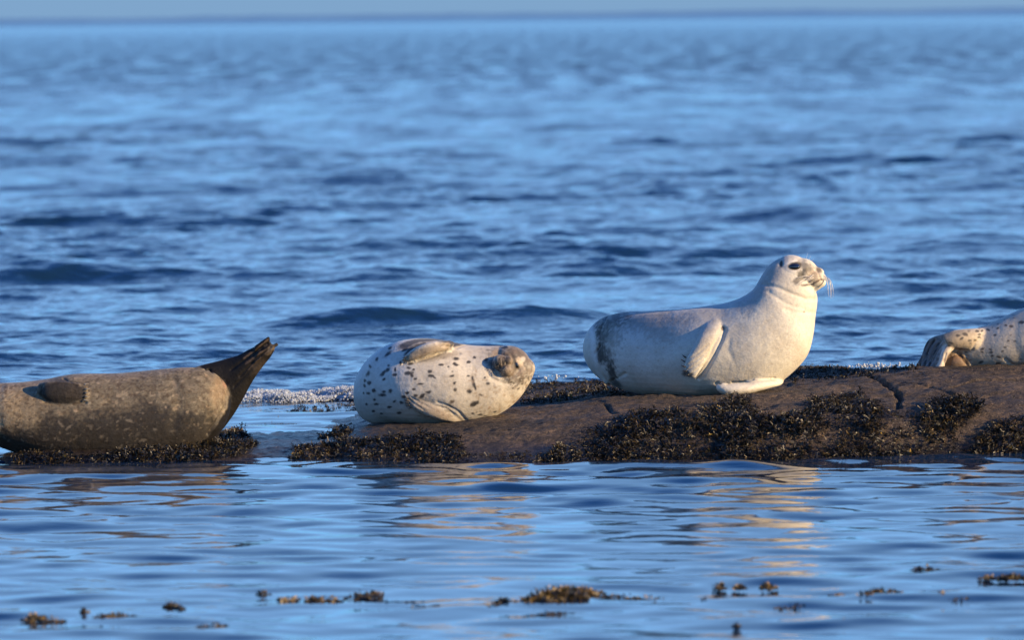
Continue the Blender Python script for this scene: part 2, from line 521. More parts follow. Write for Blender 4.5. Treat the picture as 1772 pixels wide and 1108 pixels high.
def ball(px, py, y, rx, ry, rz, V, F, rot=0.0, n=14, k=22):
    """ellipsoid: rx along the picture's x (rotated by rot degrees counter-clockwise), rz up, ry in depth; radii in photo pixels"""
    c = np.array(at(px, py, y)); s = y / FPX
    a = math.radians(rot)
    ex = np.array([math.cos(a), 0, math.sin(a)]) * rx * s
    ez = np.array([-math.sin(a), 0, math.cos(a)]) * rz * s
    ey = np.array([0, 1, 0]) * ry * s
    ph = np.linspace(0.06, math.pi - 0.06, n)
    th = np.linspace(0, 2 * math.pi, k, endpoint=False)
    rings = c + np.cos(ph)[:, None, None] * ex + (np.sin(ph)[:, None] * np.cos(th)[None, :])[..., None] * ez + (np.sin(ph)[:, None] * np.sin(th)[None, :])[..., None] * ey
    tube(rings, V, F)


def fuse(V, F, voxel, its):
    me = bpy.data.meshes.new('tmp')
    me.from_pydata(V, [], F)
    bm = bmesh.new(); bm.from_mesh(me)
    bmesh.ops.recalc_face_normals(bm, faces=bm.faces); bm.to_mesh(me); bm.free()
    o = bpy.data.objects.new('tmp', me); COL.objects.link(o)
    r = o.modifiers.new('r', 'REMESH'); r.mode = 'VOXEL'; r.voxel_size = voxel; r.adaptivity = 0
    s = o.modifiers.new('s', 'SMOOTH'); s.factor = 0.5; s.iterations = its
    dg = bpy.context.evaluated_depsgraph_get(); dg.update()
    ev = o.evaluated_get(dg)
    out = bpy.data.meshes.new_from_object(ev, depsgraph=dg)
    bpy.data.objects.remove(o); bpy.data.meshes.remove(me)
    for a in list(out.color_attributes): out.color_attributes.remove(a)
    return out


class Skin:
    """one continuous body surface that can be creased and given its coat"""
    def __init__(self, me):
        self.me = me
        n = len(me.vertices)
        self.P = np.empty(n * 3, np.float32); me.vertices.foreach_get('co', self.P); self.P = self.P.reshape(-1, 3).astype(float)
        self.N = np.empty(n * 3, np.float32); me.vertices.foreach_get('normal', self.N); self.N = self.N.reshape(-1, 3).astype(float)
        self.bvh = BVHTree.FromPolygons([tuple(p) for p in self.P], [tuple(p.vertices) for p in me.polygons])
        self.C = np.ones((n, 3))
        self.w1 = noise3(self.P, 60, 1); self.w2 = noise3(self.P, 22, 2); self.w3 = noise3(self.P, 130, 3)

    def hit(self, px, py, off=0.0):
        d = (at(px, py, 30) - CAM).normalized()
        h = self.bvh.ray_cast(CAM, d)
        if h[0] is None:
            h = self.bvh.find_nearest(at(px, py, float(self.P[:, 1].mean()) - 0.1))
        return np.array(h[0] + h[1] * off if off else h[0])

    def normal_at(self, px, py):
        d = (at(px, py, 30) - CAM).normalized()
        h = self.bvh.ray_cast(CAM, d)
        if h[0] is None:
            h = self.bvh.find_nearest(at(px, py, float(self.P[:, 1].mean()) - 0.1))
        return np.array(h[1])

    def line_dist(self, pts, jitter=0.0, step=6):
        """distance of every vertex from a line drawn over the surface through photo pixels"""
        Q = []
        for (a, b) in zip(pts[:-1], pts[1:]):
            m = max(2, int(math.hypot(b[0] - a[0], b[1] - a[1]) / step) + 1)
            for t in np.linspace(0, 1, m): Q.append(self.hit(a[0] + (b[0] - a[0]) * t, a[1] + (b[1] - a[1]) * t))
        d = np.full(len(self.P), 9.0)
        for a, b in zip(Q[:-1], Q[1:]):
            e = b - a; L = e @ e + 1e-12
            t = np.clip(((self.P - a) @ e) / L, 0, 1)
            d = np.minimum(d, np.linalg.norm(self.P - a - t[:, None] * e, axis=1))
        return d + jitter * self.w1

    def crease(self, pts, width, depth, lip=0.0):
        d = self.line_dist(pts)
        self.P -= self.N * (depth * np.exp(-(d / width) ** 2))[:, None]
        if lip: self.P += self.N * (lip * np.exp(-((d - 1.8 * width) / width) ** 2))[:, None]

    def dent(self, px, py, r, depth):
        d = np.linalg.norm(self.P - self.hit(px, py), axis=1)
        self.P -= self.N * (depth * np.exp(-(d / r) ** 2))[:, None]

    def blend(self, w, col):
        w = np.clip(w, 0, 1)[:, None]
        self.C = self.C * (1 - w) + np.array(col) * w

    def spot(self, px, py, rx, ry, col, rot=0.0, soft=0.25, amt=1.0, jit=0.25, face=True):
        """a patch of coat: an ellipse of rx, ry photo pixels on the surface at that place"""
        q = self.hit(px, py); s = q[1] / FPX
        d = self.P - q; a = math.radians(rot)
        nrm = self.normal_at(px, py)
        tx = np.array([math.cos(a), 0, math.sin(a)]); tz = np.array([-math.sin(a), 0, math.cos(a)])
        x = d @ tx; z = d @ tz
        r = np.sqrt((x / (rx * s)) ** 2 + (z / (ry * s)) ** 2) + jit * (self.w1 * 0.7 + self.w3 * 0.5)
        far = np.abs(d @ nrm) / (max(rx, ry) * s * 1.6 + 0.01)
        w = 1 - np.clip((r - 1 + soft) / (2 * soft), 0, 1)
        w = w * w * (3 - 2 * w) * (far < 1.3)
        if face: w = w * ((self.N @ nrm) > -0.1)
        self.blend(w * amt, col)

    def stroke(self, pts, width, col, amt=1.0, soft=0.4, jit=0.0, front=True):
        d = self.line_dist(pts, jit)
        self.blend(amt * (1 - np.clip((d / width - 1 + soft) / (2 * soft), 0, 1)), col)

    def finish(self, name, mat, parent):
        self.me.vertices.foreach_set('co', self.P.astype(np.float32).ravel())
        set_col(self.me, np.clip(self.C, 0, 1))
        self.me.update()
        return link(name, self.me, mat, parent)


def fur(name, rough=0.62, sheen=0.12, spec=0.35, bumpd=0.002, grain=0.28):
    M = Mat(name)
    c = M.attr()
    f1 = M.noise(120, 4, 0.6, stretch=(0.55, 1, 1))
    f2 = M.noise(9, 4, 0.6)
    f3 = M.noise(42, 5, 0.7, stretch=(0.8, 1, 1))
    c = M.mix(0.2 + grain * 0.5, c, M.ramp(f1, [(0.28, (0.55, 0.52, 0.49)), (0.5, (0.95, 0.95, 0.95)), (0.75, (1.2, 1.18, 1.12))]), 'MULTIPLY')
    c = M.mix(grain, c, M.ramp(f3, [(0.30, (0.66, 0.60, 0.52)), (0.52, (1.0, 1.0, 1.0)), (0.75, (1.14, 1.13, 1.10))]), 'MULTIPLY')
    c = M.mix(0.45, c, M.ramp(f2, [(0.3, (0.76, 0.70, 0.62)), (0.6, (1.06, 1.06, 1.06))]), 'MULTIPLY')
    M.to(c, 'Base Color')
    M.set(Roughness=rough)
    M.b.inputs['Specular IOR Level'].default_value = spec
    M.b.inputs['Sheen Weight'].default_value = sheen
    M.b.inputs['Sheen Roughness'].default_value = 0.4
    M.b.inputs['Subsurface Weight'].default_value = 0.0
    b = M.bump(f1, 0.3, bumpd)
    b = M.bump(f3, 0.35, 0.006, b)
    M.bump(f2, 0.4, 0.02, b)
    return M.m


def gloss(name, col, rough, coat=0.0):
    M = Mat(name); M.set(Base_Color=(*col, 1), Roughness=rough)
    if coat: M.b.inputs['Coat Weight'].default_value = coat
    return M.m


EYE = gloss('wet_eye', (0.004, 0.003, 0.003), 0.06, 1.0)
CLAW = gloss('dark_claw', (0.018, 0.015, 0.014), 0.35)
PALECLAW = gloss('pale_claw', (0.30, 0.26, 0.20), 0.4)
WHISK = gloss('whisker', (0.62, 0.57, 0.50), 0.35)
WHISKD = gloss('dark_whisker', (0.20, 0.16, 0.12), 0.4)


def local(o, V):
    return V


def eye(skin, px, py, rx, ry, parent, rot=0.0, sink=0.35):
    c = skin.hit(px, py); n = skin.normal_at(px, py); s = c[1] / FPX
    V, F = [], []
    a = math.radians(rot)
    n = n / np.linalg.norm(n)
    ex = np.array([math.cos(a), 0, math.sin(a)]); ex = ex - n * (ex @ n); ex /= np.linalg.norm(ex)
    ez = np.cross(n, ex)
    r = ry * s * 0.9
    cc = c - n * r * sink
    ph = np.linspace(0.1, math.pi - 0.1, 12); th = np.linspace(0, 2 * math.pi, 18, endpoint=False)
    rings = cc + np.cos(ph)[:, None, None] * ex * rx * s + (np.sin(ph)[:, None] * np.cos(th)[None, :])[..., None] * ez * ry * s + (np.sin(ph)[:, None] * np.sin(th)[None, :])[..., None] * n * r
    tube(rings, V, F)
    me = bpy.data.meshes.new('eye'); me.from_pydata(V, [], F)
    return link('eye', me, EYE, parent)


def strand(name, pts, r0, r1, mat, parent, k=5, n=10):
    P = spline(np.array(pts, float), n, 0.5)
    T = np.gradient(P, axis=0); T /= np.linalg.norm(T, axis=1)[:, None]
    A = np.cross(T, np.array([0.3, 1, 0.2])); A /= np.linalg.norm(A, axis=1)[:, None]; B = np.cross(T, A)
    th = np.linspace(0, 2 * math.pi, k, endpoint=False)
    R = np.linspace(r0, r1, n)
    rings = P[:, None, :] + R[:, None, None] * (A[:, None, :] * np.cos(th)[None, :, None] + B[:, None, :] * np.sin(th)[None, :, None])
    V, F = [], []
    tube(rings, V, F)
    me = bpy.data.meshes.new(name); me.from_pydata(V, [], F)
    return link(name, me, mat, parent)


def seal_root(px, py, y, label):
    e = bpy.data.objects.new('seal', None)
    e.empty_display_size = 0.1
    COL.objects.link(e)
    e.location = at(px, py, y)
    bpy.context.view_layer.update()
    return tag(e, label, 'seal', 'seals hauled out on the rock ledge')


def claw(skin, a, b, parent, mat=CLAW, r=0.0045, lift=0.004):
    """a claw from photo pixel a to b, lying on the skin"""
    p = skin.hit(*a) + skin.normal_at(*a) * lift * 0.6
    y = p[1]
    q = np.array(at(b[0], b[1], y)) + skin.normal_at(*a) * lift
    mid = (p + q) / 2 + skin.normal_at(*a) * lift * 0.6
    return strand('claw', [p, mid, q], r, r * 0.25, mat, parent, 7, 7)


# ---- the pale seal with its head up
def upright_seal():
    root = seal_root(1220, 684, 31.3, 'cream white seal raising its head, propped on the rock with its flipper at its side')
    V, F = [], []
    D = 31.25
    loft([(1024, 590, 1024, 614, D + .50, .03), (1031, 569, 1029, 634, D + .48, .09), (1046, 552, 1046, 653, D + .43, .15), (1076, 541, 1074, 671, D + .33, .185),
          (1128, 538, 1116, 683, D + .20, .21), (1180, 535, 1164, 686, D + .10, .215), (1220, 530, 1216, 687, D + .03, .215), (1256, 524, 1282, 684, D, .215),
          (1284, 514, 1338, 669, D - .03, .205), (1302, 502, 1376, 641, D - .05, .185), (1310, 491, 1398, 614, D - .06, .165), (1315, 482, 1407.5, 580, D - .06, .145),
          (1321, 472, 1411, 550, D - .06, .13), (1329, 461, 1414, 528, D - .06, .118), (1340, 452, 1414, 511, D - .06, .105), (1352, 447, 1408, 500, D - .06, .085), (1362, 450, 1400, 492, D - .06, .05)],
         V, F, n=90)
    # skull, brow, muzzle, chin
    ball(1370, 473, D - .06, 34, 33, 32, V, F, -12)
    ball(1390, 472, D - .07, 27, 25, 25, V, F, -28)
    ball(1401, 474, D - .07, 25, 17, 17, V, F, -20)
    ball(1408, 482, D - .105, 19, 13, 14, V, F, -10)
    ball(1412, 487, D - .07, 18, 16, 12, V, F, -10)      # near whisker pad
    ball(1414, 482, D - .02, 17, 12, 13, V, F, -10)        # far pad
    ball(1417, 471.5, D - .07, 10, 9, 8.5, V, F, -35)      # nose
    ball(1403, 494, D - .07, 21, 15, 12, V, F, 8)          # chin
    # near fore flipper, folded back along the side
    loft([(1266, 532, 1236, 550, D - .015, .03), (1256, 556, 1214, 572, D - .126, .036), (1246, 577, 1206, 589, D - .183, .034), (1233, 600, 1196, 607, D - .196, .030),
          (1221, 626, 1187, 623, D - .200, .024), (1209, 646, 1184, 638, D - .192, .018), (1203, 655, 1187, 648, D - .182, .012)], V, F, n=26, k=24, sq=2.2)
    # far fore flipper flat on the rock
    loft([(1352, 655, 1349, 664, D - .04, .02), (1340, 656, 1337, 669, D - .12, .04), (1314, 658, 1312, 677, D - .18, .05), (1290, 662, 1286, 683, D - .21, .05), (1264, 664, 1260, 685, D - .215, .05), (1247, 663, 1246, 680, D - .21, .04), (1240, 666, 1240, 674, D - .205, .02)],
         V, F, n=26, k=24)
    # hind flippers folded round behind the rump
    loft([(1062, 548, 1052, 566, D + .30, .04), (1046, 558, 1030, 580, D + .30, .05), (1037, 585, 1022, 597, D + .31, .04), (1036, 615, 1023, 617, D + .30, .035), (1046, 640, 1032, 645, D + .27, .03), (1060, 660, 1048, 666, D + .25, .02)],
         V, F, n=24, k=22)
    me = fuse(V, F, 0.0052, 5)
    k = Skin(me)
    # folds and features
    for pts, w, d in (([(1318, 492), (1345, 497), (1372, 509), (1396, 518), (1414, 517)], .010, .006),
                      ([(1330, 505), (1352, 520), (1372, 530), (1392, 534)], .010, .0035),
                      ([(1360, 536), (1385, 541), (1412, 541)], .012, .004),
                      ([(1254, 569), (1249, 588), (1237, 613), (1223, 638), (1209, 656)], .009, .010),
                      ([(1250, 566), (1256, 573)], .008, .006),
                      ([(1262, 590), (1260, 605), (1266, 620)], .016, .003),
                      ([(1240, 664), (1262, 664), (1300, 661), (1340, 655)], .008, .008),
                      ([(1390, 493), (1400, 492), (1411, 487), (1420, 485), (1424, 487)], .004, .0025),
                      ([(1408, 463), (1414, 470), (1418, 478), (1421, 485)], .006, .004),
                      ([(1226, 596), (1208, 612), (1190, 624)], .004, .003), ([(1226, 606), (1208, 622), (1189, 633)], .004, .003), ([(1222, 618), (1206, 632), (1190, 641)], .004, .003), ([(1216, 632), (1204, 642), (1194, 649)], .004, .003),
                      ([(1050, 548), (1037, 574), (1038, 598), (1030, 612), (1040, 640), (1056, 668)], .009, .008)):
        k.crease(pts, w, d)
    k.dent(1375.5, 460.5, .022, .006); k.dent(1400, 466, .012, .003)
    k.dent(1351.5, 457, .010, .006)
    P, N = k.P, k.N
    # coat
    k.blend(np.ones(len(P)), (0.54, 0.495, 0.405))
    k.blend(0.45 * smooth(k.w2, 0.0, 0.9), (0.50, 0.44, 0.36))
    k.spot(1130, 565, 120, 38, (0.27, 0.27, 0.28), soft=.8, amt=.75)
    k.spot(1100, 620, 90, 60, (0.46, 0.46, 0.45), soft=.8, amt=.5)       # greyer back
    k.spot(1240, 540, 60, 22, (0.30, 0.29, 0.28), 20, soft=.7, amt=.6)
    k.spot(1300, 510, 32, 18, (0.25, 0.25, 0.26), 50, soft=.7, amt=.75)
    k.spot(1325, 480, 22, 30, (0.26, 0.25, 0.25), -35, soft=.6, amt=.7)
    k.spot(1350, 455, 26, 14, (0.28, 0.26, 0.24), 35, soft=.6, amt=.7)
    k.spot(1120, 552, 56, 18, (0.16, 0.13, 0.105), 5, soft=.7, amt=.6, jit=.5)      # brown saddle patch
    k.spot(1140, 578, 26, 12, (0.26, 0.22, 0.19), -10, soft=.6, amt=.5, jit=.6)
    k.spot(1060, 552, 30, 14, (0.04, 0.037, 0.032), 30, soft=.7, amt=.85, jit=.8)
    k.spot(1044, 573, 11, 25, (0.018, 0.017, 0.014), -16, soft=.5, amt=.95, jit=.6)
    k.spot(1054, 580, 18, 26, (0.14, 0.135, 0.11), -10, soft=.8, amt=.6, jit=.9)
    for i in range(30): k.spot(random.uniform(1036, 1066), random.uniform(548, 596), random.uniform(1.5, 4), random.uniform(1.2, 3), (0.26, 0.25, 0.21), random.uniform(0, 90), soft=.6, amt=random.uniform(.2, .7), jit=.6)
    k.spot(1040, 612, 8, 18, (0.014, 0.012, 0.010), 10, soft=.4, amt=.97, jit=.5)
    k.spot(1052, 622, 9, 26, (0.09, 0.075, 0.06), 22, soft=.7, amt=.75, jit=.7)
    k.spot(1058, 642, 6, 20, (0.025, 0.02, 0.016), 15, soft=.5, amt=.85, jit=.6)
    k.spot(1066, 664, 6, 12, (0.04, 0.035, 0.03), 50, soft=.4, amt=.85)
    k.spot(1027, 600, 5, 34, (0.60, 0.58, 0.55), 5, soft=.5, amt=.8)
    k.stroke([(1254, 568), (1249, 588), (1237, 613), (1222, 640), (1206, 656)], .005, (0.30, 0.20, 0.12), .75)
    k.spot(1251, 569, 3.5, 4.5, (0.10, 0.07, 0.05), 0, amt=.85)
    k.spot(1222, 590, 13, 26, (0.45, 0.37, 0.28), -28, soft=.6, amt=.35, jit=.7)
    k.spot(1196, 630, 10, 16, (0.30, 0.25, 0.20), -30, soft=.6, amt=.4, jit=.8)
    k.spot(1190, 648, 9, 5, (0.025, 0.021, 0.02), -15, soft=.4, amt=.8, jit=.5)
    # head: pale brow ring, dark cheek, eye patch, ear, mouth
    k.spot(1374, 460, 17, 11, (0.62, 0.57, 0.50), 10, soft=.4, amt=.8)
    k.spot(1375.5, 460.5, 12.5, 7, (0.02, 0.017, 0.015), 5, soft=.22, amt=.97, jit=.1)
    k.spot(1352, 457, 2.6, 6, (0.035, 0.03, 0.028), -8, soft=.35, amt=.95, jit=.1)
    k.spot(1396, 462, 17, 8, (0.06, 0.050, 0.040), -38, soft=.5, amt=.75, jit=.4)
    k.spot(1388, 474, 9, 8, (0.03, 0.026, 0.023), 30, soft=.6, amt=.9, jit=.5)
    k.spot(1379, 486, 8, 7, (0.055, 0.045, 0.037), 20, soft=.6, amt=.75, jit=.6)
    k.spot(1408, 478, 14, 10, (0.36, 0.27, 0.175), 10, soft=.6, amt=.7)
    for i in range(4):
        for j in range(7):
            k.spot(1396 + j * 3.6 + i * .8, 471 + i * 4.2 + j * .6, 1.0, .8, (0.16, 0.11, 0.07), soft=.5, amt=.6, jit=.1)
    k.spot(1417, 467, 6.5, 4, (0.05, 0.035, 0.028), -40, soft=.5, amt=.85)
    k.stroke([(1388, 494), (1400, 493), (1411, 489), (1418, 485), (1423, 484)], .0055, (0.07, 0.04, 0.025), .8)
    k.spot(1408, 492.5, 1.6, 1.4, (0.08, 0.06, 0.05), amt=.8)
    k.spot(1391.5, 540, 2, 1.6, (0.2, 0.1, 0.07), amt=.8)
    for i in range(110):
        x, y = random.uniform(1060, 1400), random.uniform(545, 680)
        k.spot(x, y, random.uniform(1, 2.4), random.uniform(.8, 1.8), (0.36, 0.30, 0.24), amt=random.uniform(.15, .45), jit=.2)
    k.stroke([(1318, 492), (1345, 497), (1372, 509), (1396, 518), (1414, 517)], .0045, (0.33, 0.27, 0.20), .5)
    k.stroke([(1240, 665), (1262, 664), (1300, 661), (1340, 655)], .006, (0.22, 0.15, 0.10), .6)
    k.finish('body', FUR_PALE, root)
    eye(k, 1375.5, 460.5, 10, 6, root, 4, .55)
    for a, b in (((1187, 619), (1181, 614)), ((1186, 627), (1179.5, 622.5)), ((1186, 635), (1179, 632)), ((1188, 642), (1181, 641)), ((1192, 648), (1184, 650))):
        claw(k, a, b, root)
    # whiskers
    wr = random.Random(4)
    for i in range(13):                                     # beyond the muzzle, drooping
        p = np.array(at(1421 + wr.uniform(-3, 4), 478 + wr.uniform(-4, 8), D - .10 + wr.uniform(-.02, .06)))
        ex, ey = wr.uniform(6, 20), wr.uniform(10, 42)
        q = np.array(at(1424 + ex, 478 + ey, D - .13 + wr.uniform(-.03, .05)))
        mid = np.array(at(1424 + ex * .75, 478 + ey * .28, D - .13))
        strand('whisker', [p, mid, q], .0011, .0005, WHISK, root)
    for i in range(15):                                     # near pad, swept back over the cheek
        ax, ay = 1394 + wr.uniform(-2, 14), 474 + wr.uniform(0, 16)
        L = wr.uniform(12, 26)
        p = k.hit(ax, ay) + k.normal_at(ax, ay) * .002
        bx, by = ax - L * .9, ay + L * wr.uniform(.15, .75)
        q = k.hit(bx, by) + k.normal_at(bx, by) * wr.uniform(.006, .014)
        mid = (p + q) / 2 + np.array([0, -.010, .002])
        strand('whisker', [p, mid, q], .0010, .0005, WHISK, root)
    for i in range(3):
        p = np.array(at(1395 + i * 4, 449 + i * 3, D - .05)); q = np.array(at(1398 + i * 5, 438 + i * 5, D - .07))
        strand('whisker', [p, (p + q) / 2, q], .0007, .0004, WHISK, root)


# ---- the spotted seal lying on its back
def spotted_seal():
    root = seal_root(780, 731, 30.95, 'pale dark-spotted seal rolled on its back, face turned to the viewer')
    V, F = [], []
    D = 30.98
    loft([(626, 668, 628, 700, D + .20, .03), (631, 644, 634, 722, D + .19, .10), (643, 624, 646, 732, D + .16, .14), (662, 605, 664, 736, D + .11, .17), (686, 592, 688, 732, D + .05, .20),
          (712, 587, 715, 735, D + .01, .21), (745, 586, 750, 736, D - .01, .21), (778, 591, 786, 737, D - .03, .20), (808, 597, 822, 732, D - .04, .18), (838, 599, 856, 721, D - .05, .16),
          (862, 599, 884, 704, D - .06, .14), (880, 600, 902, 686, D - .07, .12), (896, 606, 913, 668, D - .07, .10), (908, 618, 918, 652, D - .06, .07), (915, 628, 920, 642, D - .05, .03)], V, F, n=80)
    ball(884, 632, D - .09, 36, 34, 33, V, F, -30)                      # head
    ball(866, 627, D - .185, 14, 13, 13, V, F, -20)                     # whisker pads
    ball(876, 640, D - .19, 13, 12, 12, V, F, -20)
    ball(879, 625, D - .19, 9, 10, 8, V, F, -30)                       # nose bridge
    ball(866, 641, D - .15, 14, 12, 11, V, F, -40)                      # chin
    # upper flipper
    loft([(782, 590, 776, 606, D - .11, .03), (765, 590, 764, 609, D - .16, .036), (742, 593, 746, 614, D - .185, .032), (720, 601, 726, 621, D - .185, .026), (704, 613, 709, 626, D - .175, .020), (696, 621, 700, 628, D - .16, .010)],
         V, F, n=24, k=22, sq=2.5)
    # lower flipper
    loft([(806, 716, 796, 732, D - .08, .03), (786, 705, 780, 731, D - .13, .036), (762, 696, 755, 726, D - .165, .034), (738, 690, 730, 716, D - .175, .028), (718, 687, 713, 706, D - .17, .022), (705, 688, 704, 698, D - .155, .012)],
         V, F, n=24, k=22, sq=2.5)
    k = Skin(fuse(V, F, 0.0050, 4))
    for pts, w, d in (([(806, 727), (792, 712), (775, 703), (758, 697)], .008, .004), ([(786, 718), (775, 708), (762, 704)], .005, .0025),
                      ([(697, 629), (720, 626), (748, 617), (775, 606)], .008, .009), ([(776, 601), (783, 609), (795, 612)], .008, .006),
                      ([(846, 620), (842, 640), (852, 656), (872, 664), (893, 664)], .010, .004), ([(852, 616), (849, 636), (858, 650), (876, 658)], .006, .003),
                      ([(757, 594), (776, 600), (792, 601), (806, 597)], .008, .006),
                      ([(866, 618), (870, 630), (871, 644)], .006, .003), ([(857, 643), (866, 652), (880, 652)], .006, .003),
                      ([(707, 690), (718, 700), (733, 710)], .005, .003), ([(712, 688), (726, 697), (744, 706)], .005, .003)):
        k.crease(pts, w, d)
    k.dent(898, 640, .018, .008); k.dent(872, 601, .012, .005); k.dent(862, 634, .010, .005)
    n = len(k.P)
    k.blend(np.ones(n), (0.50, 0.45, 0.37))
    k.blend(.4 * smooth(k.w2, 0, .9), (0.42, 0.36, 0.28))
    k.blend(.35 * smooth(noise3(k.P, 45, 41) + .5 * k.w1, .2, .8), (0.30, 0.245, 0.18))
    k.spot(655, 660, 60, 90, (0.47, 0.47, 0.47), soft=.5, amt=.6)
    k.stroke([(700, 598), (722, 589), (752, 587), (790, 594)], .036, (0.03, 0.03, 0.032), .95, soft=.4, jit=.006)      # dark band along the top outline
    k.stroke([(704, 612), (716, 601), (735, 595)], .016, (0.02, 0.02, 0.022), .9, soft=.4, jit=.004)
    k.stroke([(775, 600), (745, 606), (718, 615), (702, 623)], .023, (0.28, 0.22, 0.155), .95, soft=.3, jit=.003)
    k.stroke([(785, 603), (800, 600), (812, 600)], .014, (0.50, 0.44, 0.36), .7, soft=.6)
    k.spot(760, 618, 36, 5, (0.20, 0.16, 0.12), 10, soft=.5, amt=.6)
    k.spot(745, 709, 44, 12, (0.29, 0.235, 0.175), -28, soft=.5, amt=.75)
    for i in range(26): k.spot(random.uniform(712, 785), random.uniform(692, 722), random.uniform(1.5, 4), random.uniform(1, 2.5), (0.09, 0.065, 0.045), random.uniform(-60, 20), soft=.6, amt=random.uniform(.3, .8), jit=.6)
    for i in range(22): k.spot(random.uniform(705, 778), random.uniform(594, 620), random.uniform(1.5, 4), random.uniform(1, 2), (0.10, 0.075, 0.055), random.uniform(-20, 60), soft=.6, amt=random.uniform(.3, .7), jit=.6)
    k.spot(708, 698, 9, 8, (0.13, 0.10, 0.08), -50, soft=.5, amt=.7)
    k.spot(760, 716, 22, 7, (0.20, 0.15, 0.11), -22, soft=.6, amt=.5, jit=.5)
    k.spot(835, 625, 22, 13, (0.36, 0.35, 0.34), -10, soft=.6, amt=.5)
    # coat spots, read off the animal
    SP = [(671, 613, 8, 3, 40), (652, 622, 4, 2, 50), (637, 647, 6, 3, 60), (662, 647, 6, 3, 50), (671, 640, 5, 3, 35), (672, 633, 3, 2, 30), (683, 649, 4, 2, 10), (664, 657, 3, 2, 30),
          (639, 663, 4, 3, 20), (631, 659, 2.5, 2.5, 0), (631, 668, 2.5, 2.5, 0), (637, 681, 4, 2.5, 0), (629, 681, 2, 2, 0), (647, 676, 4, 3, -20), (661, 684, 6, 3, 0), (664, 678, 4, 2, 0),
          (676, 677, 4, 3, 20), (648, 692, 3, 2, 0), (651, 700, 4, 2, 0), (673, 705, 4, 2, 10), (683, 695, 4, 2, 30), (694, 697, 3, 3, 60), (699, 687, 4, 2, 0), (705, 681, 4, 2.5, 20),
          (716, 674, 3, 2, 0), (719, 685, 4, 2, 10), (730, 686, 7, 2.5, 45), (741, 679, 6, 2.2, 10), (708, 646, 7, 3, 5), (713, 650, 3, 3, 0), (718, 656, 3, 2, 0), (707, 637, 4, 2, 0), (710, 630, 5, 2.2, 5),
          (727, 665, 5, 1.6, 5), (744, 643, 4.5, 2.5, 0), (746, 651, 5, 2.3, -10), (752, 654, 3, 1, -20), (764, 631.5, 4.5, 2, 0), (776, 635, 2, 1, 0), (789, 621, 5, 2.5, 0), (786, 630, 3, 2, 0), (789, 632, 4, 2, 0),
          (783, 643, 2, 1.2, 0), (782, 651, 4, 2, 10), (786, 664, 2.5, 1.3, 0), (787, 675, 3.5, 3, 80), (787, 662, 3, 1, 0), (813, 678, 5, 3.2, 0), (820, 666, 2.6, 5, 15), (823, 673, 2, 3, 0), (818, 655, 2.4, 5, 12),
          (811, 651, 3, 1.6, 0), (832, 684, 3.5, 1.6, -10), (844, 664, 3, 2, 0), (839, 654, 2, 2, 0), (819, 700, 6, 3.5, 35), (826, 697, 4, 3, 30), (819, 716, 2.6, 1.4, 0), (825, 714, 2, 1, 0), (831, 718, 4, 1.3, 5),
          (840, 720, 5, 1, 10), (857, 713, 3, 1.3, 15), (841, 623, 3, 2, 0), (811, 627, 3, 2, 0), (821, 619, 3, 2, 0), (684, 640, 2, 3, 0), (675, 603, 4, 2, 40), (693, 629, 2, 4, 0), (640, 634, 2, 3, 40),
          (646, 712, 3, 2, 0), (690, 715, 4, 2, 0), (660, 716, 3, 1.5, 0), (634, 700, 2, 2, 0), (700, 606, 6, 2, 30), (716, 640, 2, 1.5, 0)]
    for (x, y, a, b, r) in SP:
        k.spot(x, y, a * 1.0, b * 1.1, (0.025, 0.023, 0.024), r, soft=.45, amt=.95, jit=.5)
    rr = random.Random(2)
    for i in range(90):
        k.spot(rr.uniform(810, 915), rr.uniform(640, 715), rr.uniform(1.5, 4), rr.uniform(1.2, 2.5), (0.28, 0.20, 0.13), rr.uniform(0, 90), soft=.5, amt=rr.uniform(.2, .6), jit=.3)
    for i in range(60):
        k.spot(rr.uniform(880, 918), rr.uniform(635, 675), rr.uniform(1, 2.2), rr.uniform(1, 1.8), (0.05, 0.038, 0.03), rr.uniform(0, 90), soft=.4, amt=rr.uniform(.4, .85), jit=.3)
    # face
    k.spot(888, 624, 40, 33, (0.075, 0.058, 0.045), -30, soft=.6, amt=.95, jit=.5)
    for i in range(120): k.spot(random.uniform(868, 919), random.uniform(602, 655), random.uniform(1.5, 4), random.uniform(1, 2.4), (0.20, 0.15, 0.11), random.uniform(20, 80), soft=.6, amt=random.uniform(.2, .8), jit=.6)
    k.spot(858, 636, 12, 15, (0.02, 0.019, 0.02), 0, soft=.5, amt=.85, jit=.4)
    k.spot(868, 628, 9, 12, (0.09, 0.068, 0.05), 15, soft=.5, amt=.8, jit=.3)
    k.spot(858, 612, 7, 7, (0.40, 0.30, 0.20), 30, soft=.5, amt=.8)
    k.spot(878, 646, 9, 8, (0.17, 0.125, 0.085), 0, soft=.5, amt=.7)
    k.spot(872, 627, 4.5, 3.5, (0.012, 0.010, 0.010), 30, soft=.4, amt=.9)
    k.spot(883, 618, 10, 8, (0.035, 0.028, 0.024), -40, soft=.5, amt=.8, jit=.4)
    k.spot(904, 620, 9, 15, (0.10, 0.08, 0.062), 25, soft=.5, amt=.8, jit=.4)
    k.spot(869, 600.5, 12, 3.6, (0.42, 0.36, 0.28), 0, soft=.5, amt=.8)
    k.spot(901, 632, 4.5, 14, (0.46, 0.37, 0.27), 22, soft=.4, amt=.85, jit=.4)
    k.spot(905, 622, 4, 4, (0.45, 0.40, 0.33), 0, soft=.4, amt=.7, jit=.4)
    k.spot(894, 632, 3.2, 7, (0.02, 0.017, 0.015), 30, soft=.3, amt=.9)
    k.spot(872, 601, 8, 2.8, (0.02, 0.017, 0.015), -5, soft=.3, amt=.95, jit=.1)
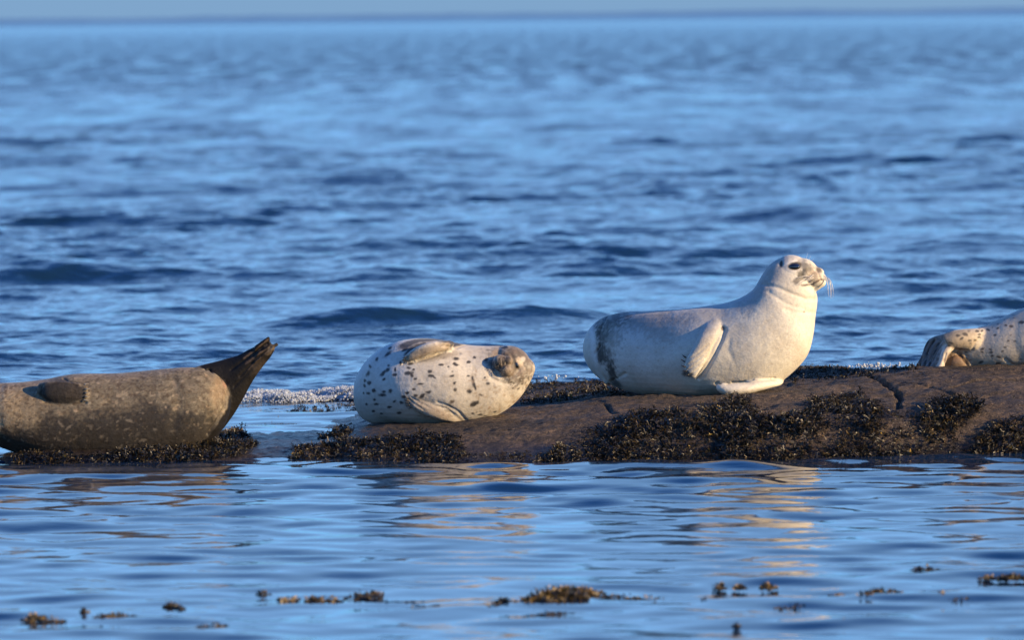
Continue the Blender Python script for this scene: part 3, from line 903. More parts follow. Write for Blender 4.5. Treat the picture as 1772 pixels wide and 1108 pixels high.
    k.spot(862, 648, 9, 3, (0.50, 0.40, 0.30), -30, soft=.5, amt=.8, jit=.4)
    for i in range(7):
        k.stroke([(848 + i * 1.2, 616 + i), (845 + i * 2, 634 + i), (853 + i * 2.5, 650 - i * .3), (872 + i, 660 - i * 1.2)], .0022, (0.05, 0.043, 0.04) if i % 2 else (0.42, 0.37, 0.30), .6)
    for i in range(5):
        k.stroke([(862 + i * 3, 618), (860 + i * 3.5, 630), (866 + i * 3.4, 642)], .002, (0.06, 0.045, 0.035) if i % 2 else (0.35, 0.27, 0.19), .6)
    k.stroke([(857, 613), (867, 608), (880, 611), (886, 623), (882, 637), (869, 644)], .008, (0.22, 0.165, 0.11), .75, soft=.6, jit=.002)
    k.stroke([(862, 617), (872, 614), (879, 622), (876, 633), (866, 637)], .004, (0.05, 0.038, 0.03), .8, soft=.5, jit=.001)
    k.stroke([(864, 621), (867, 628)], .003, (0.008, 0.007, 0.007), .95); k.stroke([(872, 619), (875, 626)], .003, (0.008, 0.007, 0.007), .95)
    k.stroke([(869, 630), (870, 638), (866, 644)], .003, (0.02, 0.016, 0.014), .85)
    k.stroke([(852, 622), (851, 636), (860, 648)], .004, (0.015, 0.012, 0.012), .7)
    for a, b in (((703, 624), (697, 627)), ((706, 626), (700, 630))): pass
    k.finish('body', FUR_SPOT, root)
    eye(k, 872, 601, 7, 2.6, root, -4, .6)
    eye(k, 894.5, 632, 5.5, 3.0, root, -62, .6)
    for a, b in (((707, 690), (701, 687)), ((706, 693), (700, 692)), ((707, 697), (701, 697)), ((709, 701), (703, 702)), ((712, 705), (707, 707))):
        claw(k, a, b, root, CLAW, .0035)
    for a, b in (((703, 618), (697, 620)), ((701, 622), (695, 624)), ((702, 626), (697, 629))):
        claw(k, a, b, root, CLAW, .0035)
    wr = random.Random(9)
    for i in range(9):
        ax, ay = (862, 630) if i % 2 else (876, 642)
        ax += wr.uniform(-5, 5); ay += wr.uniform(-5, 5)
        an = wr.uniform(2.6, 5.2)
        L = wr.uniform(10, 19)
        p = k.hit(ax, ay) + np.array([0, -.002, 0]); bx, by = ax + L * math.cos(an), ay - L * math.sin(an)
        q = k.hit(bx, by) + k.normal_at(bx, by) * .008
        strand('whisker', [p, (p + q) / 2 + np.array([0, -.008, 0]), q], .0007, .0003, WHISKD, root)


# ---- the brown seal at the left, tail raised
def brown_seal():
    root = seal_root(180, 790, 30.75, 'dark brown mottled seal lying on its side on seaweed, black hind flippers lifted')
    V, F = [], []
    D = 30.72
    loft([(-330, 700, -330, 716, D + .02, .03), (-322, 684, -322, 730, D + .02, .08), (-300, 672, -300, 742, D + .02, .11), (-260, 668, -258, 752, D + .02, .13), (-200, 666, -196, 760, D + .02, .14), (-110, 666, -108, 765, D + .02, .16),
          (-40, 664, -30, 766, D + .01, .18), (30, 662, 28, 784, D, .19), (75, 657, 72, 796, D, .20), (125, 648, 125, 802, D, .205),
          (205, 646, 205, 802, D, .205), (280, 639, 290, 797, D, .20), (325, 636, 340, 786, D - .01, .18), (358, 640, 372, 762, D - .02, .15), (380, 655, 388, 735, D - .03, .11), (391, 675, 394, 708, D - .04, .05)], V, F, n=90)
    # hind flippers: one broad dark fan behind, one narrow in front
    loft([(312, 645, 300, 770, D + .08, .10), (345, 633, 345, 764, D + .10, .09), (372, 626, 377, 752, D + .11, .07), (394, 620, 402, 722, D + .11, .055), (411, 615, 420, 692, D + .10, .045), (428, 606, 437, 661, D + .09, .034),
          (444, 598, 455, 635, D + .08, .028), (457, 590, 468, 619, D + .07, .022), (464, 586, 476, 606, D + .065, .014)], V, F, n=44, k=26, sq=1.9)
    for (x0, y0, x1, y1, r) in ((440, 604, 466.5, 585, 4.6), (446, 612, 481, 595.5, 3.8), (444, 616, 474, 602, 4.2), (440, 626, 470, 606, 4)):
        loft([(x0, y0 - r, x0 + 1, y0 + r, D + .065, .020), ((x0 + x1) / 2, (y0 + y1) / 2 - r, (x0 + x1) / 2 + 2, (y0 + y1) / 2 + r, D + .06, .017), (x1 - 1, y1 - r * .8, x1 + 1, y1 + r * .7, D + .055, .010)], V, F, n=12, k=14)
    # fore flipper lying on the flank
    loft([(68, 664, 66, 690, D - .125, .03), (86, 660, 84, 697, D - .145, .042), (108, 660, 108, 699, D - .158, .036), (128, 662, 128, 698, D - .168, .026), (143, 665, 143, 696, D - .174, .018), (152, 669, 152, 694, D - .178, .010)],
         V, F, n=24, k=24, sq=2.3)
    k = Skin(fuse(V, F, 0.0056, 4))
    for pts, w, d in (([(336, 637), (362, 641), (382, 655), (394, 678), (390, 705), (376, 730), (360, 752)], .009, .012),
                      ([(72, 668), (70, 684), (78, 696), (100, 700), (130, 700), (148, 697)], .008, .008),
                      ([(400, 640), (430, 618), (462, 594)], .007, .006), ([(415, 652), (440, 625), (468, 601)], .007, .006), ([(405, 670), (436, 638), (466, 608)], .006, .004),
                      ([(0, 668), (-4, 700), (-2, 735)], .02, .006), ([(300, 660), (310, 700), (300, 740)], .03, .005),
                      ([(142, 668), (152, 669)], .004, .004), ([(142, 676), (153, 676)], .004, .004), ([(142, 684), (153, 683)], .004, .004), ([(142, 691), (152, 690)], .004, .004),
                      ([(112, 665), (132, 667)], .006, .003), ([(110, 655), (116, 660), (124, 663)], .006, .005)):
        k.crease(pts, w, d)
    k.dent(390, 664, .012, .007)
    n = len(k.P)
    X, Y = project(k.P)
    base = np.array((0.14, 0.117, 0.082))
    k.blend(np.ones(n), base)
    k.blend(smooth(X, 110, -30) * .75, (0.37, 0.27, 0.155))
    # darker tone under a line across the flank, ragged along its edge
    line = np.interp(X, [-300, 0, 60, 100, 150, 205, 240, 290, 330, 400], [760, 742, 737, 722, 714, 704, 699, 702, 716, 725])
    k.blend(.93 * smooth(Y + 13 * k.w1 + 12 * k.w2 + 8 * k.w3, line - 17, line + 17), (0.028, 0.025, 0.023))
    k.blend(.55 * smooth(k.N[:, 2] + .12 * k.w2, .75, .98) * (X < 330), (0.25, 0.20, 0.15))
    rr = random.Random(5)
    for i in range(90):                                # pale flecks and rings
        x, y = rr.uniform(-30, 398), rr.uniform(650, 790)
        hi = y > np.interp(x, [0, 60, 150, 240, 330], [742, 737, 714, 700, 716])
        d = rr.random()
        col = (0.17, 0.145, 0.115) if hi else ((0.33, 0.25, 0.17) if d < .75 else (0.07, 0.05, 0.035))
        k.spot(x, y, rr.uniform(2, 6.5), rr.uniform(1.0, 2.8), col, rr.uniform(-50, 50), soft=.5, amt=rr.uniform(.35, .85), jit=.6)
    for i in range(260):                                 # tiny dark pepper over the pale belly
        x, y = rr.uniform(-30, 395), rr.uniform(650, 745)
        k.spot(x, y, rr.uniform(1.2, 3), rr.uniform(.8, 2), (0.075, 0.055, 0.038), rr.uniform(-50, 50), soft=.5, amt=rr.uniform(.25, .7), jit=.5)
    m1, m2, m3 = noise3(k.P, 58, 31), noise3(k.P, 95, 32), noise3(k.P, 28, 33)
    low = smooth(Y + 9 * k.w1 + 7 * k.w2, line - 9, line + 9)
    k.blend(.6 * smooth(m1 + .5 * m2 + .4 * m3, .25, .6) * (1 - low), (0.29, 0.235, 0.16))
    k.blend(.45 * smooth(m3 + .3 * m1, .1, .6) * (1 - low), (0.085, 0.072, 0.055))
    k.blend(.70 * smooth(m2 - .5 * m1 - .4 * m3, .28, .6) * (1 - low), (0.075, 0.055, 0.038))
    k.blend(.60 * smooth(m1 * .7 + .7 * m2 + .5 * m3, .50, .8) * low, (0.15, 0.125, 0.095))
    k.spot(390, 664, 6, 6, (0.30, 0.17, 0.12), 0, soft=.4, amt=.8, jit=.5)
    k.spot(378, 675, 14, 24, (0.20, 0.135, 0.08), -10, soft=.6, amt=.5, jit=.4)
    # black hind flippers
    hf = ((k.P[:, 1] > D - .035) & (X > 330)) | (X > 396)
    w = smooth(X + .45 * (Y - 640) + 6 * k.w2, 392, 400) * smooth(X + 3 * k.w1, 352, 362)
    edge = np.interp(Y, [615, 637, 645, 660, 680, 705, 730, 755, 770], [340, 345, 372, 390, 395, 392, 376, 358, 345])
    w = np.maximum(smooth(X + 2 * k.w1, edge, edge + 5), hf * smooth(X, 345, 352) * smooth(k.P[:, 1], D - .02, D + .04))
    k.blend(w, (0.007, 0.006, 0.0055))
    for pts in ([(422, 620), (445, 604), (463, 588)], [(425, 630), (450, 611), (474, 597)], [(430, 640), (455, 614), (470, 604)], [(435, 615), (462, 596), (468, 588)]):
        k.stroke(pts, .0045, (0.12, 0.085, 0.06), .6, jit=.003)
    k.spot(470, 602, 11, 5, (0.20, 0.15, 0.10), 50, soft=.6, amt=.5, jit=.9)
    k.spot(448, 632, 9, 16, (0.05, 0.038, 0.028), -35, soft=.7, amt=.7, jit=.3)
    # dark flipper with a browner palm
    k.spot(106, 680, 41, 20, (0.025, 0.022, 0.020), 0, soft=.2, amt=.95, jit=.12)
    k.spot(126, 681, 15, 12, (0.05, 0.040, 0.031), 0, soft=.5, amt=.8)
    k.spot(143, 681, 6, 16, (0.035, 0.03, 0.027), 0, soft=.4, amt=.8)
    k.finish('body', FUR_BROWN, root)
    for (x0, y0, x1, y1) in ((146, 667, 153, 666), (147, 674, 155, 673), (147, 680, 155, 680), (147, 686, 155, 687), (145, 692, 153, 693)):
        claw(k, (x0, y0), (x1, y1), root, PALECLAW, .0035, .005)


# ---- the seal cut by the right edge, hind flippers towards the others
def edge_seal():
    root = seal_root(1800, 633, 31.5, 'pale speckled seal cut off by the right edge, furrowed hind flippers on the rock')
    V, F = [], []
    D = 31.55
    loft([(1652, 590, 1652, 626, D + .02, .04), (1668, 574, 1664, 634, D + .01, .08), (1688, 569, 1690, 638, D, .10), (1712, 560, 1715, 639, D, .125), (1740, 547, 1745, 638, D, .15), (1772, 533, 1778, 637, D, .175), (1820, 516, 1830, 637, D, .20),
          (1890, 502, 1900, 640, D, .215), (1970, 502, 1975, 642, D, .21), (2040, 512, 2045, 640, D, .185), (2100, 525, 2100, 632, D, .15), (2150, 532, 2150, 620, D, .12), (2190, 545, 2190, 612, D, .08), (2208, 565, 2208, 600, D, .04)], V, F, n=80)
    # upper hind flipper: shank, then digits fanning down on the rock
    loft([(1700, 568, 1690, 612, D - .05, .05), (1678, 569, 1672, 606, D - .09, .055), (1650, 572, 1655, 604, D - .11, .05), (1630, 579, 1642, 603, D - .11, .04)], V, F, n=20, k=22)
    dig = [(1640, 584, 1612, 594, 1590, 640, .07), (1644, 586, 1620, 600, 1598, 640, .02), (1648, 589, 1627, 606, 1606, 640, -.03), (1650, 588, 1632, 610, 1614, 640, -.07), (1652, 592, 1636, 612, 1625, 640, -.12)]
    for (x0, y0, x1, y1, x2, y2, dd) in dig:
        loft([(x0, y0 - 8, x0 - 1, y0 + 10, D + dd * .3 - .05, .026), (x1 - 6, y1 - 5, x1 + 5, y1 + 5, D + dd - .02, .028), ((x1 + x2) / 2 - 7, (y1 + y2) / 2, (x1 + x2) / 2 + 6, (y1 + y2) / 2 + 3, D + dd - .03, .028), (x2 - 6, y2 - 3, x2 + 7, y2 + 3, D + dd - .04, .026), (x2 - 3, y2 + 4, x2 + 4, y2 + 6, D + dd - .04, .02)], V, F, n=18, k=16)
    # sole of the lower flipper
    loft([(1664, 608, 1646, 636, D - .03, .03), (1656, 612, 1644, 640, D - .06, .035), (1670, 612, 1662, 641, D - .06, .035), (1668, 624, 1668, 640, D - .06, .02)], V, F, n=14, k=18)
    ball(1654, 630, D - .05, 27, 12, 20, V, F, -10)
    ball(1642, 622, D - .03, 22, 12, 20, V, F, -10)
    ball(1646, 600, D - .05, 24, 16, 16, V, F, 20)
    k = Skin(fuse(V, F, 0.0050, 3))
    for pts, w, d in (([(1608, 588), (1596, 612), (1590, 638)], .006, .008), ([(1618, 588), (1605, 612), (1599, 640)], .006, .008), ([(1628, 592), (1613, 618), (1608, 640)], .006, .007),
                      ([(1637, 612), (1634, 628), (1637, 642)], .006, .008), ([(1658, 611), (1668, 622), (1676, 636)], .009, .014), ([(1650, 615), (1662, 611), (1674, 617)], .006, .006),
                      ([(1682, 606), (1688, 594), (1700, 580)], .010, .005), ([(1740, 622), (1752, 632), (1772, 631)], .010, .006), ([(1760, 560), (1756, 590), (1764, 620)], .03, .003)):
        k.crease(pts, w, d)
    n = len(k.P)
    k.blend(np.ones(n), (0.42, 0.37, 0.30))
    k.blend(.4 * smooth(k.w2, 0, .9), (0.40, 0.34, 0.27))
    k.spot(1660, 588, 34, 18, (0.30, 0.23, 0.15), 10, soft=.5, amt=.8, jit=.4)
    k.spot(1645, 578, 40, 8, (0.20, 0.17, 0.13), 15, soft=.5, amt=.7, jit=.5)
    k.spot(1605, 610, 19, 36, (0.05, 0.047, 0.045), -25, soft=.4, amt=.9, jit=.3)
    for pts in ([(1612, 588), (1598, 612), (1592, 638)], [(1622, 590), (1608, 614), (1602, 638)]):
        k.stroke(pts, .010, (0.17, 0.155, 0.14), .5)
    for pts in ([(1608, 588), (1596, 612), (1590, 638)], [(1617, 588), (1604, 612), (1599, 640)], [(1625, 594), (1612, 618), (1607, 640)]):
        k.stroke(pts, .0055, (0.012, 0.011, 0.011), .9)
    k.stroke([(1634, 600), (1628, 615), (1628, 632), (1634, 640)], .014, (0.60, 0.50, 0.38), .9)
    k.spot(1655, 627, 22, 17, (0.14, 0.085, 0.048), -10, soft=.3, amt=.9, jit=.2)
    k.spot(1654, 620, 11, 5, (0.20, 0.12, 0.07), 0, soft=.5, amt=.7, jit=.4)
    k.stroke([(1661, 612), (1671, 622), (1680, 636)], .010, (0.035, 0.025, 0.02), .85)
    k.spot(1690, 620, 8, 10, (0.34, 0.26, 0.17), soft=.6, amt=.6)
    rr = random.Random(8)
    for (x, y, a) in ((1691, 573, 4), (1699, 573, 3), (1710, 571, 3.5), (1695, 579, 4), (1694, 584, 3.5), (1687, 589, 2.5), (1727, 568, 3), (1740, 563, 2.6), (1722, 580, 3.4), (1750, 565, 4), (1767, 558, 5), (1745, 590, 3), (1714, 605, 3.5),
                      (1700, 604, 4), (1699, 609, 3), (1715, 610, 3.5), (1728, 618, 4), (1718, 616, 3), (1739, 601, 3), (1698, 627, 4.5), (1728, 629, 4.5), (1670, 579, 5), (1658, 581, 4), (1664, 586, 4), (1645, 594, 4), (1642, 599, 3),
                      (1672, 610, 3.5), (1663, 604, 3), (1678, 590, 4), (1756, 591, 3), (1735, 608, 2.5)):
        k.spot(x, y, a, a * .55, (0.04, 0.035, 0.032), rr.uniform(-20, 30), soft=.35, amt=.88, jit=.35)
    for i in range(130):
        k.spot(rr.uniform(1660, 2150), rr.uniform(540, 630), rr.uniform(1, 3), rr.uniform(.8, 1.8), (0.10, 0.085, 0.07), rr.uniform(-30, 30), soft=.4, amt=rr.uniform(.2, .7), jit=.3)
    k.finish('body', FUR_EDGE, root)


FUR_PALE, FUR_SPOT, FUR_BROWN, FUR_EDGE = fur('cream_fur'), fur('spotted_fur', .58), fur('brown_mottled_fur', .6, .03, .18, .004, .9), fur('speckled_fur')
upright_seal()
spotted_seal()
brown_seal()
edge_seal()

# ------------------------------------------------------------------ seaweed
def in_poly(px, py, poly):
    inside = np.zeros(len(px), bool)
    for (x0, y0), (x1, y1) in zip(poly, poly[1:] + poly[:1]):
        c = ((y0 > py) != (y1 > py)) & (px < (x1 - x0) * (py - y0) / (y1 - y0 + 1e-9) + x0)
        inside ^= c
    return inside


def fronds(B, D, L, rng, wid=0.008, palette=None, forks=2):
    """forked, curling ribbons: bases B, directions D, lengths L -> V, F, colours"""
    n = len(B)
    Vs, Fs, Cs = [], [], []
    off = 0
    base = palette
    pr = np.array([c[1] for c in base]); ci = rng.choice(len(base), n, p=pr / pr.sum())
    bc = np.array([c[0] for c in base])[ci] * rng.uniform(.6, 1.35, (n, 1)) * (1 + .9 * noise3(B, 6, 9) + .6 * noise3(B, 19, 10)).clip(.15, 3)[:, None]
    side = np.cross(D, rng.normal(size=(n, 3))); side /= np.linalg.norm(side, axis=1)[:, None] + 1e-9

    def ribbon(p0, d0, sd, ln, w0, w1, col0, col1, seg=3):
        nonlocal off
        k = len(p0)
        p = p0.copy(); d = d0.copy(); s = sd.copy()
        rows = []
        curl = rng.normal(0, .45, (k, 3)); curl[:, 2] -= .25
        for j in range(seg + 1):
            t = j / seg
            w = (w0 * (1 - t) + w1 * t) * (1 + .25 * math.sin(t * 9))
            rows.append(np.stack([p - s * w, p + s * w], 1))
            Cs_row = col0 * (1 - t) + col1 * t
            Cs.append(np.repeat(Cs_row[:, None], 2, 1).reshape(-1, 3) if False else None) if False else None
            if j < seg:
                d = d + curl / seg; d /= np.linalg.norm(d, axis=1)[:, None]
                s = s + rng.normal(0, .18, (k, 3)); s -= d * (s * d).sum(1)[:, None]; s /= np.linalg.norm(s, axis=1)[:, None] + 1e-9
                p = p + d * (ln / seg)[:, None]
        R = np.stack(rows, 1)                       # k, seg+1, 2, 3
        Vs.append(R.reshape(-1, 3))
        t = np.linspace(0, 1, seg + 1)[None, :, None, None]
        C = col0[:, None, None, :] * (1 - t) + col1[:, None, None, :] * t
        Cs.append(np.broadcast_to(C, (k, seg + 1, 2, 3)).reshape(-1, 3))
        i = off + np.arange(k)[:, None] * (2 * (seg + 1)) + 2 * np.arange(seg)[None, :]
        i = i.ravel()
        Fs.append(np.stack([i, i + 1, i + 3, i + 2], 1))
        off += k * 2 * (seg + 1)
        return p, d, s

    w = wid * rng.uniform(.6, 1.3, (n, 1))
    tipc = bc * np.array([1.5, 1.4, 1.2]) + 0.002
    p, d, s = ribbon(B, D, side, L * .5, w * .6, w, bc * .7, bc)
    for f in range(forks):
        sgn = 1 if f % 2 else -1
        dd = d + s * sgn * rng.uniform(.35, .8, (n, 1)) + rng.normal(0, .25, (n, 3)); dd /= np.linalg.norm(dd, axis=1)[:, None]
        ss = s - dd * (s * dd).sum(1)[:, None]; ss /= np.linalg.norm(ss, axis=1)[:, None] + 1e-9
        ribbon(p, dd, ss, L * rng.uniform(.3, .55, n), w * .8, w * 1.0, bc, tipc, 2)
    return np.vstack(Vs), np.vstack(Fs), np.vstack(Cs)


PAL = [((.008, .0065, .0045), .5), ((.016, .012, .0065), .28), ((.030, .020, .008), .1), ((.06, .040, .013), .02), ((.012, .013, .011), .095), ((.13, .09, .02), .005)]
PAL_Y = [((.06, .042, .019), .45), ((.11, .075, .028), .3), ((.13, .085, .022), .12), ((.012, .010, .007), .13)]


def weed_mat(name):
    M = Mat(name)
    M.to(M.attr(), 'Base Color')
    M.set(Roughness=0.48)
    M.b.inputs['Specular IOR Level'].default_value = 0.4
    return M.m


WEED = weed_mat('wet_seaweed')
WEED_AREAS = [  # photo outline, density per square metre, mound height, frond length
    ([(925, 796), (955, 770), (1025, 746), (1075, 738), (1110, 722), (1160, 713), (1215, 717), (1235, 706), (1262, 700), (1300, 702), (1328, 712), (1345, 719), (1400, 702), (1440, 692), (1500, 697), (1560, 702), (1600, 706),
      (1640, 694), (1698, 701), (1700, 716), (1672, 732), (1662, 760), (1655, 796)], 5200, .050, .065),
    ([(1640, 798), (1650, 784), (1690, 776), (1712, 750), (1745, 728), (1790, 712), (1900, 700), (1900, 798)], 4600, .04, .06),
    ([(505, 800), (515, 771), (560, 766), (588, 748), (604, 746), (606, 760), (660, 765), (700, 760), (760, 752), (790, 757), (800, 775), (798, 800)], 4600, .035, .05),
    ([(795, 800), (800, 778), (830, 784), (935, 780), (940, 800)], 1700, .01, .035),
    ([(28, 806), (36, 782), (80, 786), (150, 783), (300, 776), (375, 752), (420, 757), (436, 772), (434, 790), (300, 806)], 3800, .050, .055),
    ([(385, 722), (405, 708), (436, 706), (470, 697), (520, 694), (560, 690), (590, 682), (640, 688), (640, 706), (590, 712), (540, 716), (470, 722)], 3000, .022, .055),
    ([(395, 748), (402, 728), (440, 730), (480, 726), (470, 742)], 500, .0, .05),
    ([(880, 690), (915, 664), (930, 654), (1000, 653), (1050, 660), (1085, 685), (1000, 692), (930, 695)], 2600, .022, .05),
    ([(1340, 668), (1372, 650), (1398, 630), (1440, 630), (1500, 638), (1590, 640), (1592, 652), (1500, 655), (1440, 662), (1400, 668)], 2600, .015, .04),
    ([(1716, 690), (1722, 675), (1752, 672), (1750, 684), (1735, 692)], 1900, .0, .035),
    ([(1575, 648), (1572, 632), (1590, 630), (1590, 648)], 2000, .01, .04),
]


def build_rockweed():
    rng = np.random.default_rng(3)
    B, D, L, PI_ = [], [], [], []
    for (poly, dens, mound, ln) in WEED_AREAS:
        xs = [col_x(p[0], 31) for p in poly]
        x0, x1 = min(xs) * 1.12 - .4, max(xs) * 1.12 + .4
        n = int(2.6 * dens * (x1 - x0) * 6.2)
        x = rng.uniform(x0, x1, n); y = rng.uniform(29.6, 35.8, n)
        z = rock_base(x, y)[0]
        q = np.stack([x, y, z], 1)
        px, py = project(q)
        clump = value_noise(x * 5.5, y * 5.5, 77) + .6 * value_noise(x * 13, y * 13, 78)
        j = 5 * clump
        ok = in_poly(px + 5 * value_noise(x * 20, y * 20, 79) + 14 * value_noise(x * 4, y * 4, 85), py + j + 6 * value_noise(x * 3, y * 3, 86), poly) & (z > -.05)
        ok &= rng.uniform(-1.1, .5, n) < clump + .8 * smooth(z, .09, .02)
        # nothing on the far side of the crest except at the back areas
        x, y, clump = x[ok], y[ok], clump[ok]
        if not len(x): continue
        z = rock_h(x, y)
        hgt = .5 * mound * np.clip(.6 + clump, 0, 1.5)
        b = np.stack([x, y, z + hgt * rng.uniform(0, 1, len(x)) ** .7 - .004], 1)
        comb = np.stack([value_noise(x * 4, y * 4, 81), value_noise(x * 4, y * 4, 82) - .9, .1 + .5 * value_noise(x * 6, y * 6, 83)], 1)
        d = rng.normal(0, 1, (len(x), 3)) * [.75, .5, .45] + comb * 1.2 + [0, 0, -.05]
        d /= np.linalg.norm(d, axis=1)[:, None]
        B.append(b); D.append(d); L.append(0.66 * ln * rng.uniform(.5, 1.35, len(x)))
    B, D, L = np.vstack(B), np.vstack(D), np.concatenate(L)
    V, F, C = fronds(B, D, L, rng, .0026, PAL, 3)
    # round float bladders among the fronds
    print('fronds', len(B), 'faces', len(F))
    tag(link('rockweed', np_mesh('rockweed', V, F, C), WEED, None, False), 'dark olive rockweed clinging to the ledge in ragged mats', None, None, 'stuff')


build_rockweed()


def sea_point(px, py, z=0.0):
    r = at(px, py, 30) - CAM
    return CAM + r * ((z - CAM.z) / r.z)


def float_weed(items, label, cat='seaweed', pal=PAL_Y, dens=34, seed=0, up=.3, wid=.004):
    """a raft of floating weed: items = (px, py, half width px, height px) along the surface"""
    rng = np.random.default_rng(100 + seed)
    o0 = sea_point(items[0][0], items[0][1])
    B, D, L = [], [], []
    for (px, py, hw, h) in items:
        c = sea_point(px, py); s = c.y / FPX
        n = max(4, int(.75 * dens * hw * max(h, 4) / 90)); h = .7 * h
        u = rng.normal(0, .5, n).clip(-1, 1)
        x = c.x + u * hw * s; y = c.y + rng.normal(0, .02, n)
        z = rng.uniform(-.3, 1, n).clip(0, 1) * (h * s * .45 + .006) * (1 - u ** 2 * .8)
        B.append(np.stack([x, y, z - .002], 1))
        d = rng.normal(0, 1, (n, 3)) * [1, .6, .3] + [0, 0, up]
        D.append(d / np.linalg.norm(d, axis=1)[:, None]); L.append(rng.uniform(.5, 1.3, n) * (h * s * .4 + .010))
    V, F, C = fronds(np.vstack(B), np.vstack(D), np.concatenate(L), rng, wid, pal, 2)
    # the stem that carries the fronds, awash just under the surface
    xs = V[:, 0]; t = np.linspace(0, 1, 40); sx = xs.min() + (xs.max() - xs.min()) * t
    cy_ = np.interp(sx, np.sort([sea_point(i[0], i[1]).x for i in items]), [sea_point(i[0], i[1]).y for i in sorted(items)])
    th = np.linspace(0, 2 * math.pi, 6, endpoint=False)
    ring = np.stack([np.repeat(sx[:, None], 6, 1), cy_[:, None] + .004 * np.cos(th) + .02 * np.sin(9 * t)[:, None], -.002 + .004 * np.sin(th) + .002 * np.sin(23 * t)[:, None]], -1)
    V2, F2 = ring.reshape(-1, 3), []
    for i in range(39):
        for j in range(6): F2.append((i * 6 + j, i * 6 + (j + 1) % 6, i * 6 + 6 + (j + 1) % 6, i * 6 + 6 + j))
    F = np.vstack([F, np.array(F2) + len(V)]); V = np.vstack([V, V2]); C = np.vstack([C, np.tile((.03, .022, .01), (len(V2), 1))])
    V = V - np.array(o0)
    o = link('floating_seaweed', np_mesh('floating_seaweed', V, F, C), WEED, None, False)
    o.location = o0
    tag(o, label, cat, 'weed floating in front of the ledge')


float_weed([(965, 1040, 48, 40), (990, 1032, 36, 30), (935, 1045, 42, 20), (1010, 1028, 30, 14)], 'largest ochre hump of seaweed breaking the water below the spotted seal', dens=60, seed=1)
float_weed([(870, 1046, 14, 16), (855, 1052, 18, 6)], 'small dark weed tuft just left of the large ochre hump', pal=PAL, dens=60, seed=2)
float_weed([(1060, 1032, 40, 3), (1110, 1036, 40, 3), (1150, 1044, 30, 3)], 'thin reddish weed strand trailing right from the large ochre hump', dens=22, seed=3, up=.1)
float_weed([(550, 1042, 34, 14), (580, 1044, 26, 8), (500, 1040, 20, 12), (630, 1036, 30, 14), (650, 1030, 20, 10)], 'long broken raft of brown weed left of the ochre hump', dens=30, seed=4)
float_weed([(690, 1044, 40, 5), (740, 1050, 30, 3)], 'faint weed scraps between the long raft and the dark tuft', pal=PAL, dens=14, seed=5, up=.15)
float_weed([(60, 1074, 20, 20), (90, 1076, 22, 8)], 'upright brown weed tuft in the bottom left corner', dens=34, seed=6)
float_weed([(200, 1068, 32, 9), (175, 1070, 14, 8)], 'flat brown weed patch in the lower left between two tufts', dens=34, seed=7)
float_weed([(145, 1062, 3, 12)], 'single thin weed tip standing upright in the lower left', dens=90, seed=8, up=1.2)
float_weed([(294, 1050, 12, 12), (312, 1054, 8, 6)], 'small dark weed tuft below the brown seal', pal=PAL, dens=50, seed=9)
float_weed([(455, 1030, 7, 14)], 'tiny weed tip at the left end of the long raft', pal=PAL, dens=50, seed=10)
float_weed([(375, 1084, 20, 7), (350, 1086, 14, 4)], 'thin scrap of weed low in the water below the small tuft', pal=PAL, dens=22, seed=11, up=.1)
float_weed([(1246, 1020, 6, 14)], 'leftmost of three ochre weed tips below the cream seal', dens=110, seed=12, up=.8)
float_weed([(1280, 1019, 9, 9)], 'middle of three ochre weed tips below the cream seal', dens=110, seed=13, up=.6)
float_weed([(1328, 1019, 12, 12)], 'rightmost of three ochre weed tips below the cream seal', dens=110, seed=14, up=.6)
float_weed([(1220, 1042, 9, 6), (1242, 1038, 5, 8)], 'dark weed scrap under the leftmost ochre tip', pal=PAL, dens=50, seed=15)
float_weed([(1275, 1084, 7, 5)], 'lone dark weed tip near the bottom edge below the cream seal', pal=PAL, dens=60, seed=16, up=.6)
float_weed([(1600, 987, 22, 6), (1588, 988, 12, 8)], 'black weed scrap farthest from the bottom edge on the right', pal=PAL, dens=60, seed=17, up=.2)
float_weed([(1750, 1003, 26, 12), (1710, 1002, 20, 6)], 'ochre brown weed raft cut by the right edge', dens=60, seed=18)
float_weed([(1498, 1036, 14, 22), (1520, 1028, 16, 14), (1545, 1028, 14, 10), (1450, 1034, 20, 6)], 'upright weed cluster at the left of the right-hand raft', dens=44, seed=19)
float_weed([(1600, 1032, 20, 8), (1634, 1034, 8, 12), (1660, 1038, 20, 4)], 'sparse weed tips right of the upright cluster', dens=34, seed=20)
float_weed([(1462, 1078, 9, 7)], 'tiny weed speck near the bottom edge below the upright cluster', pal=PAL, dens=50, seed=21)
float_weed([(1380, 1050, 22, 5), (1360, 1054, 20, 4)], 'low dark weed trace between the ochre tips and the upright cluster', pal=PAL, dens=16, seed=22, up=.15)


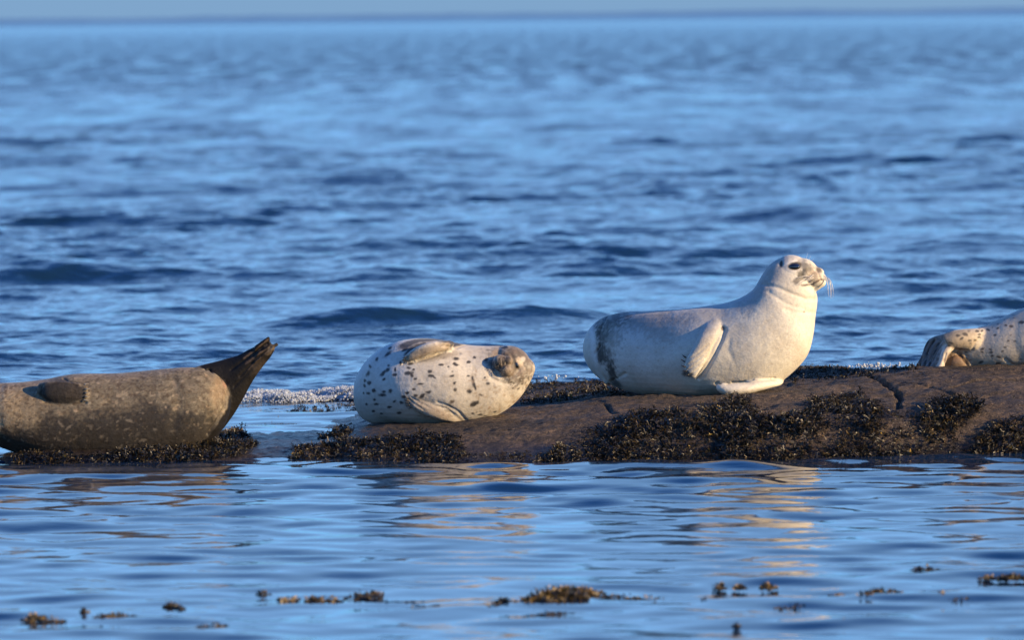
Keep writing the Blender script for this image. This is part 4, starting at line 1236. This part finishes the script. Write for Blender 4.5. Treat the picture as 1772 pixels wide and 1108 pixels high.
# ------------------------------------------------------------------ foam behind the ledge
def build_foam():
    rng = np.random.default_rng(8)
    pts, rad = [], []
    top = [(395, 694, 3), (420, 693, 8), (450, 692, 14), (480, 694, 15), (510, 693, 14), (540, 692, 13), (565, 691, 16), (590, 691, 22), (610, 691, 22), (640, 691, 15), (680, 689, 8)]
    for i in range(150):
        px = rng.uniform(395, 675)
        h = np.interp(px, [t[0] for t in top], [t[2] for t in top]) * rng.uniform(.25, 1.1)
        base = sea_point(px + rng.normal(0, 2), np.interp(px, [t[0] for t in top], [t[1] for t in top]) + rng.uniform(-7, 4))
        s = base.y / FPX
        wx, wy, hz_ = rng.uniform(.03, .10), rng.uniform(.04, .12), h * s
        n = int(30 + 1700 * wx * (hz_ + .02) * 16)
        for k in range(n):
            a, q = rng.uniform(0, 6.28), rng.uniform(0, 1) ** .6
            pts.append((base.x + wx * q * math.cos(a), base.y + wy * q * math.sin(a), max(0, hz_ * math.sqrt(max(0, 1 - q * q)) * rng.uniform(.75, 1.0))))
            rad.append(rng.uniform(.0015, .0055) * (1 if rng.random() < .95 else 2.0))
    for (cx, cy, sx, sy, n) in ((1515, 633, 22, 3, 60), (1450, 638, 20, 2, 20), (960, 652, 26, 2, 16), (700, 615, 60, 6, 0), (1300, 640, 10, 2, 0)):
        for i in range(n):
            b = at(cx + rng.normal(0, sx), cy + rng.normal(0, sy), 33.3)
            pts.append(tuple(b)); rad.append(rng.uniform(.003, .009))
    bm = bmesh.new(); bmesh.ops.create_icosphere(bm, subdivisions=1, radius=1)
    bv = np.array([v.co[:] for v in bm.verts]); bf = np.array([[v.index for v in f.verts] for f in bm.faces]); bm.free()
    pts, rad = np.array(pts), np.array(rad)
    sc = rng.uniform(.7, 1.3, (len(pts), 1, 3))
    print('foam', len(pts))
    V = (pts[:, None, :] + bv[None] * rad[:, None, None] * sc).reshape(-1, 3)
    F = (bf[None] + (np.arange(len(pts)) * len(bv))[:, None, None]).reshape(-1, 3)
    M = Mat('foam'); M.set(Base_Color=(0.60, 0.65, 0.70, 1), Roughness=0.2)
    M.b.inputs['Transmission Weight'].default_value = 0.4
    M.b.inputs['IOR'].default_value = 1.2
    tag(link('sea_foam', np_mesh('sea_foam', V, F), M.m), 'white bubbly foam washing over the back of the ledge', None, None, 'stuff')


build_foam()
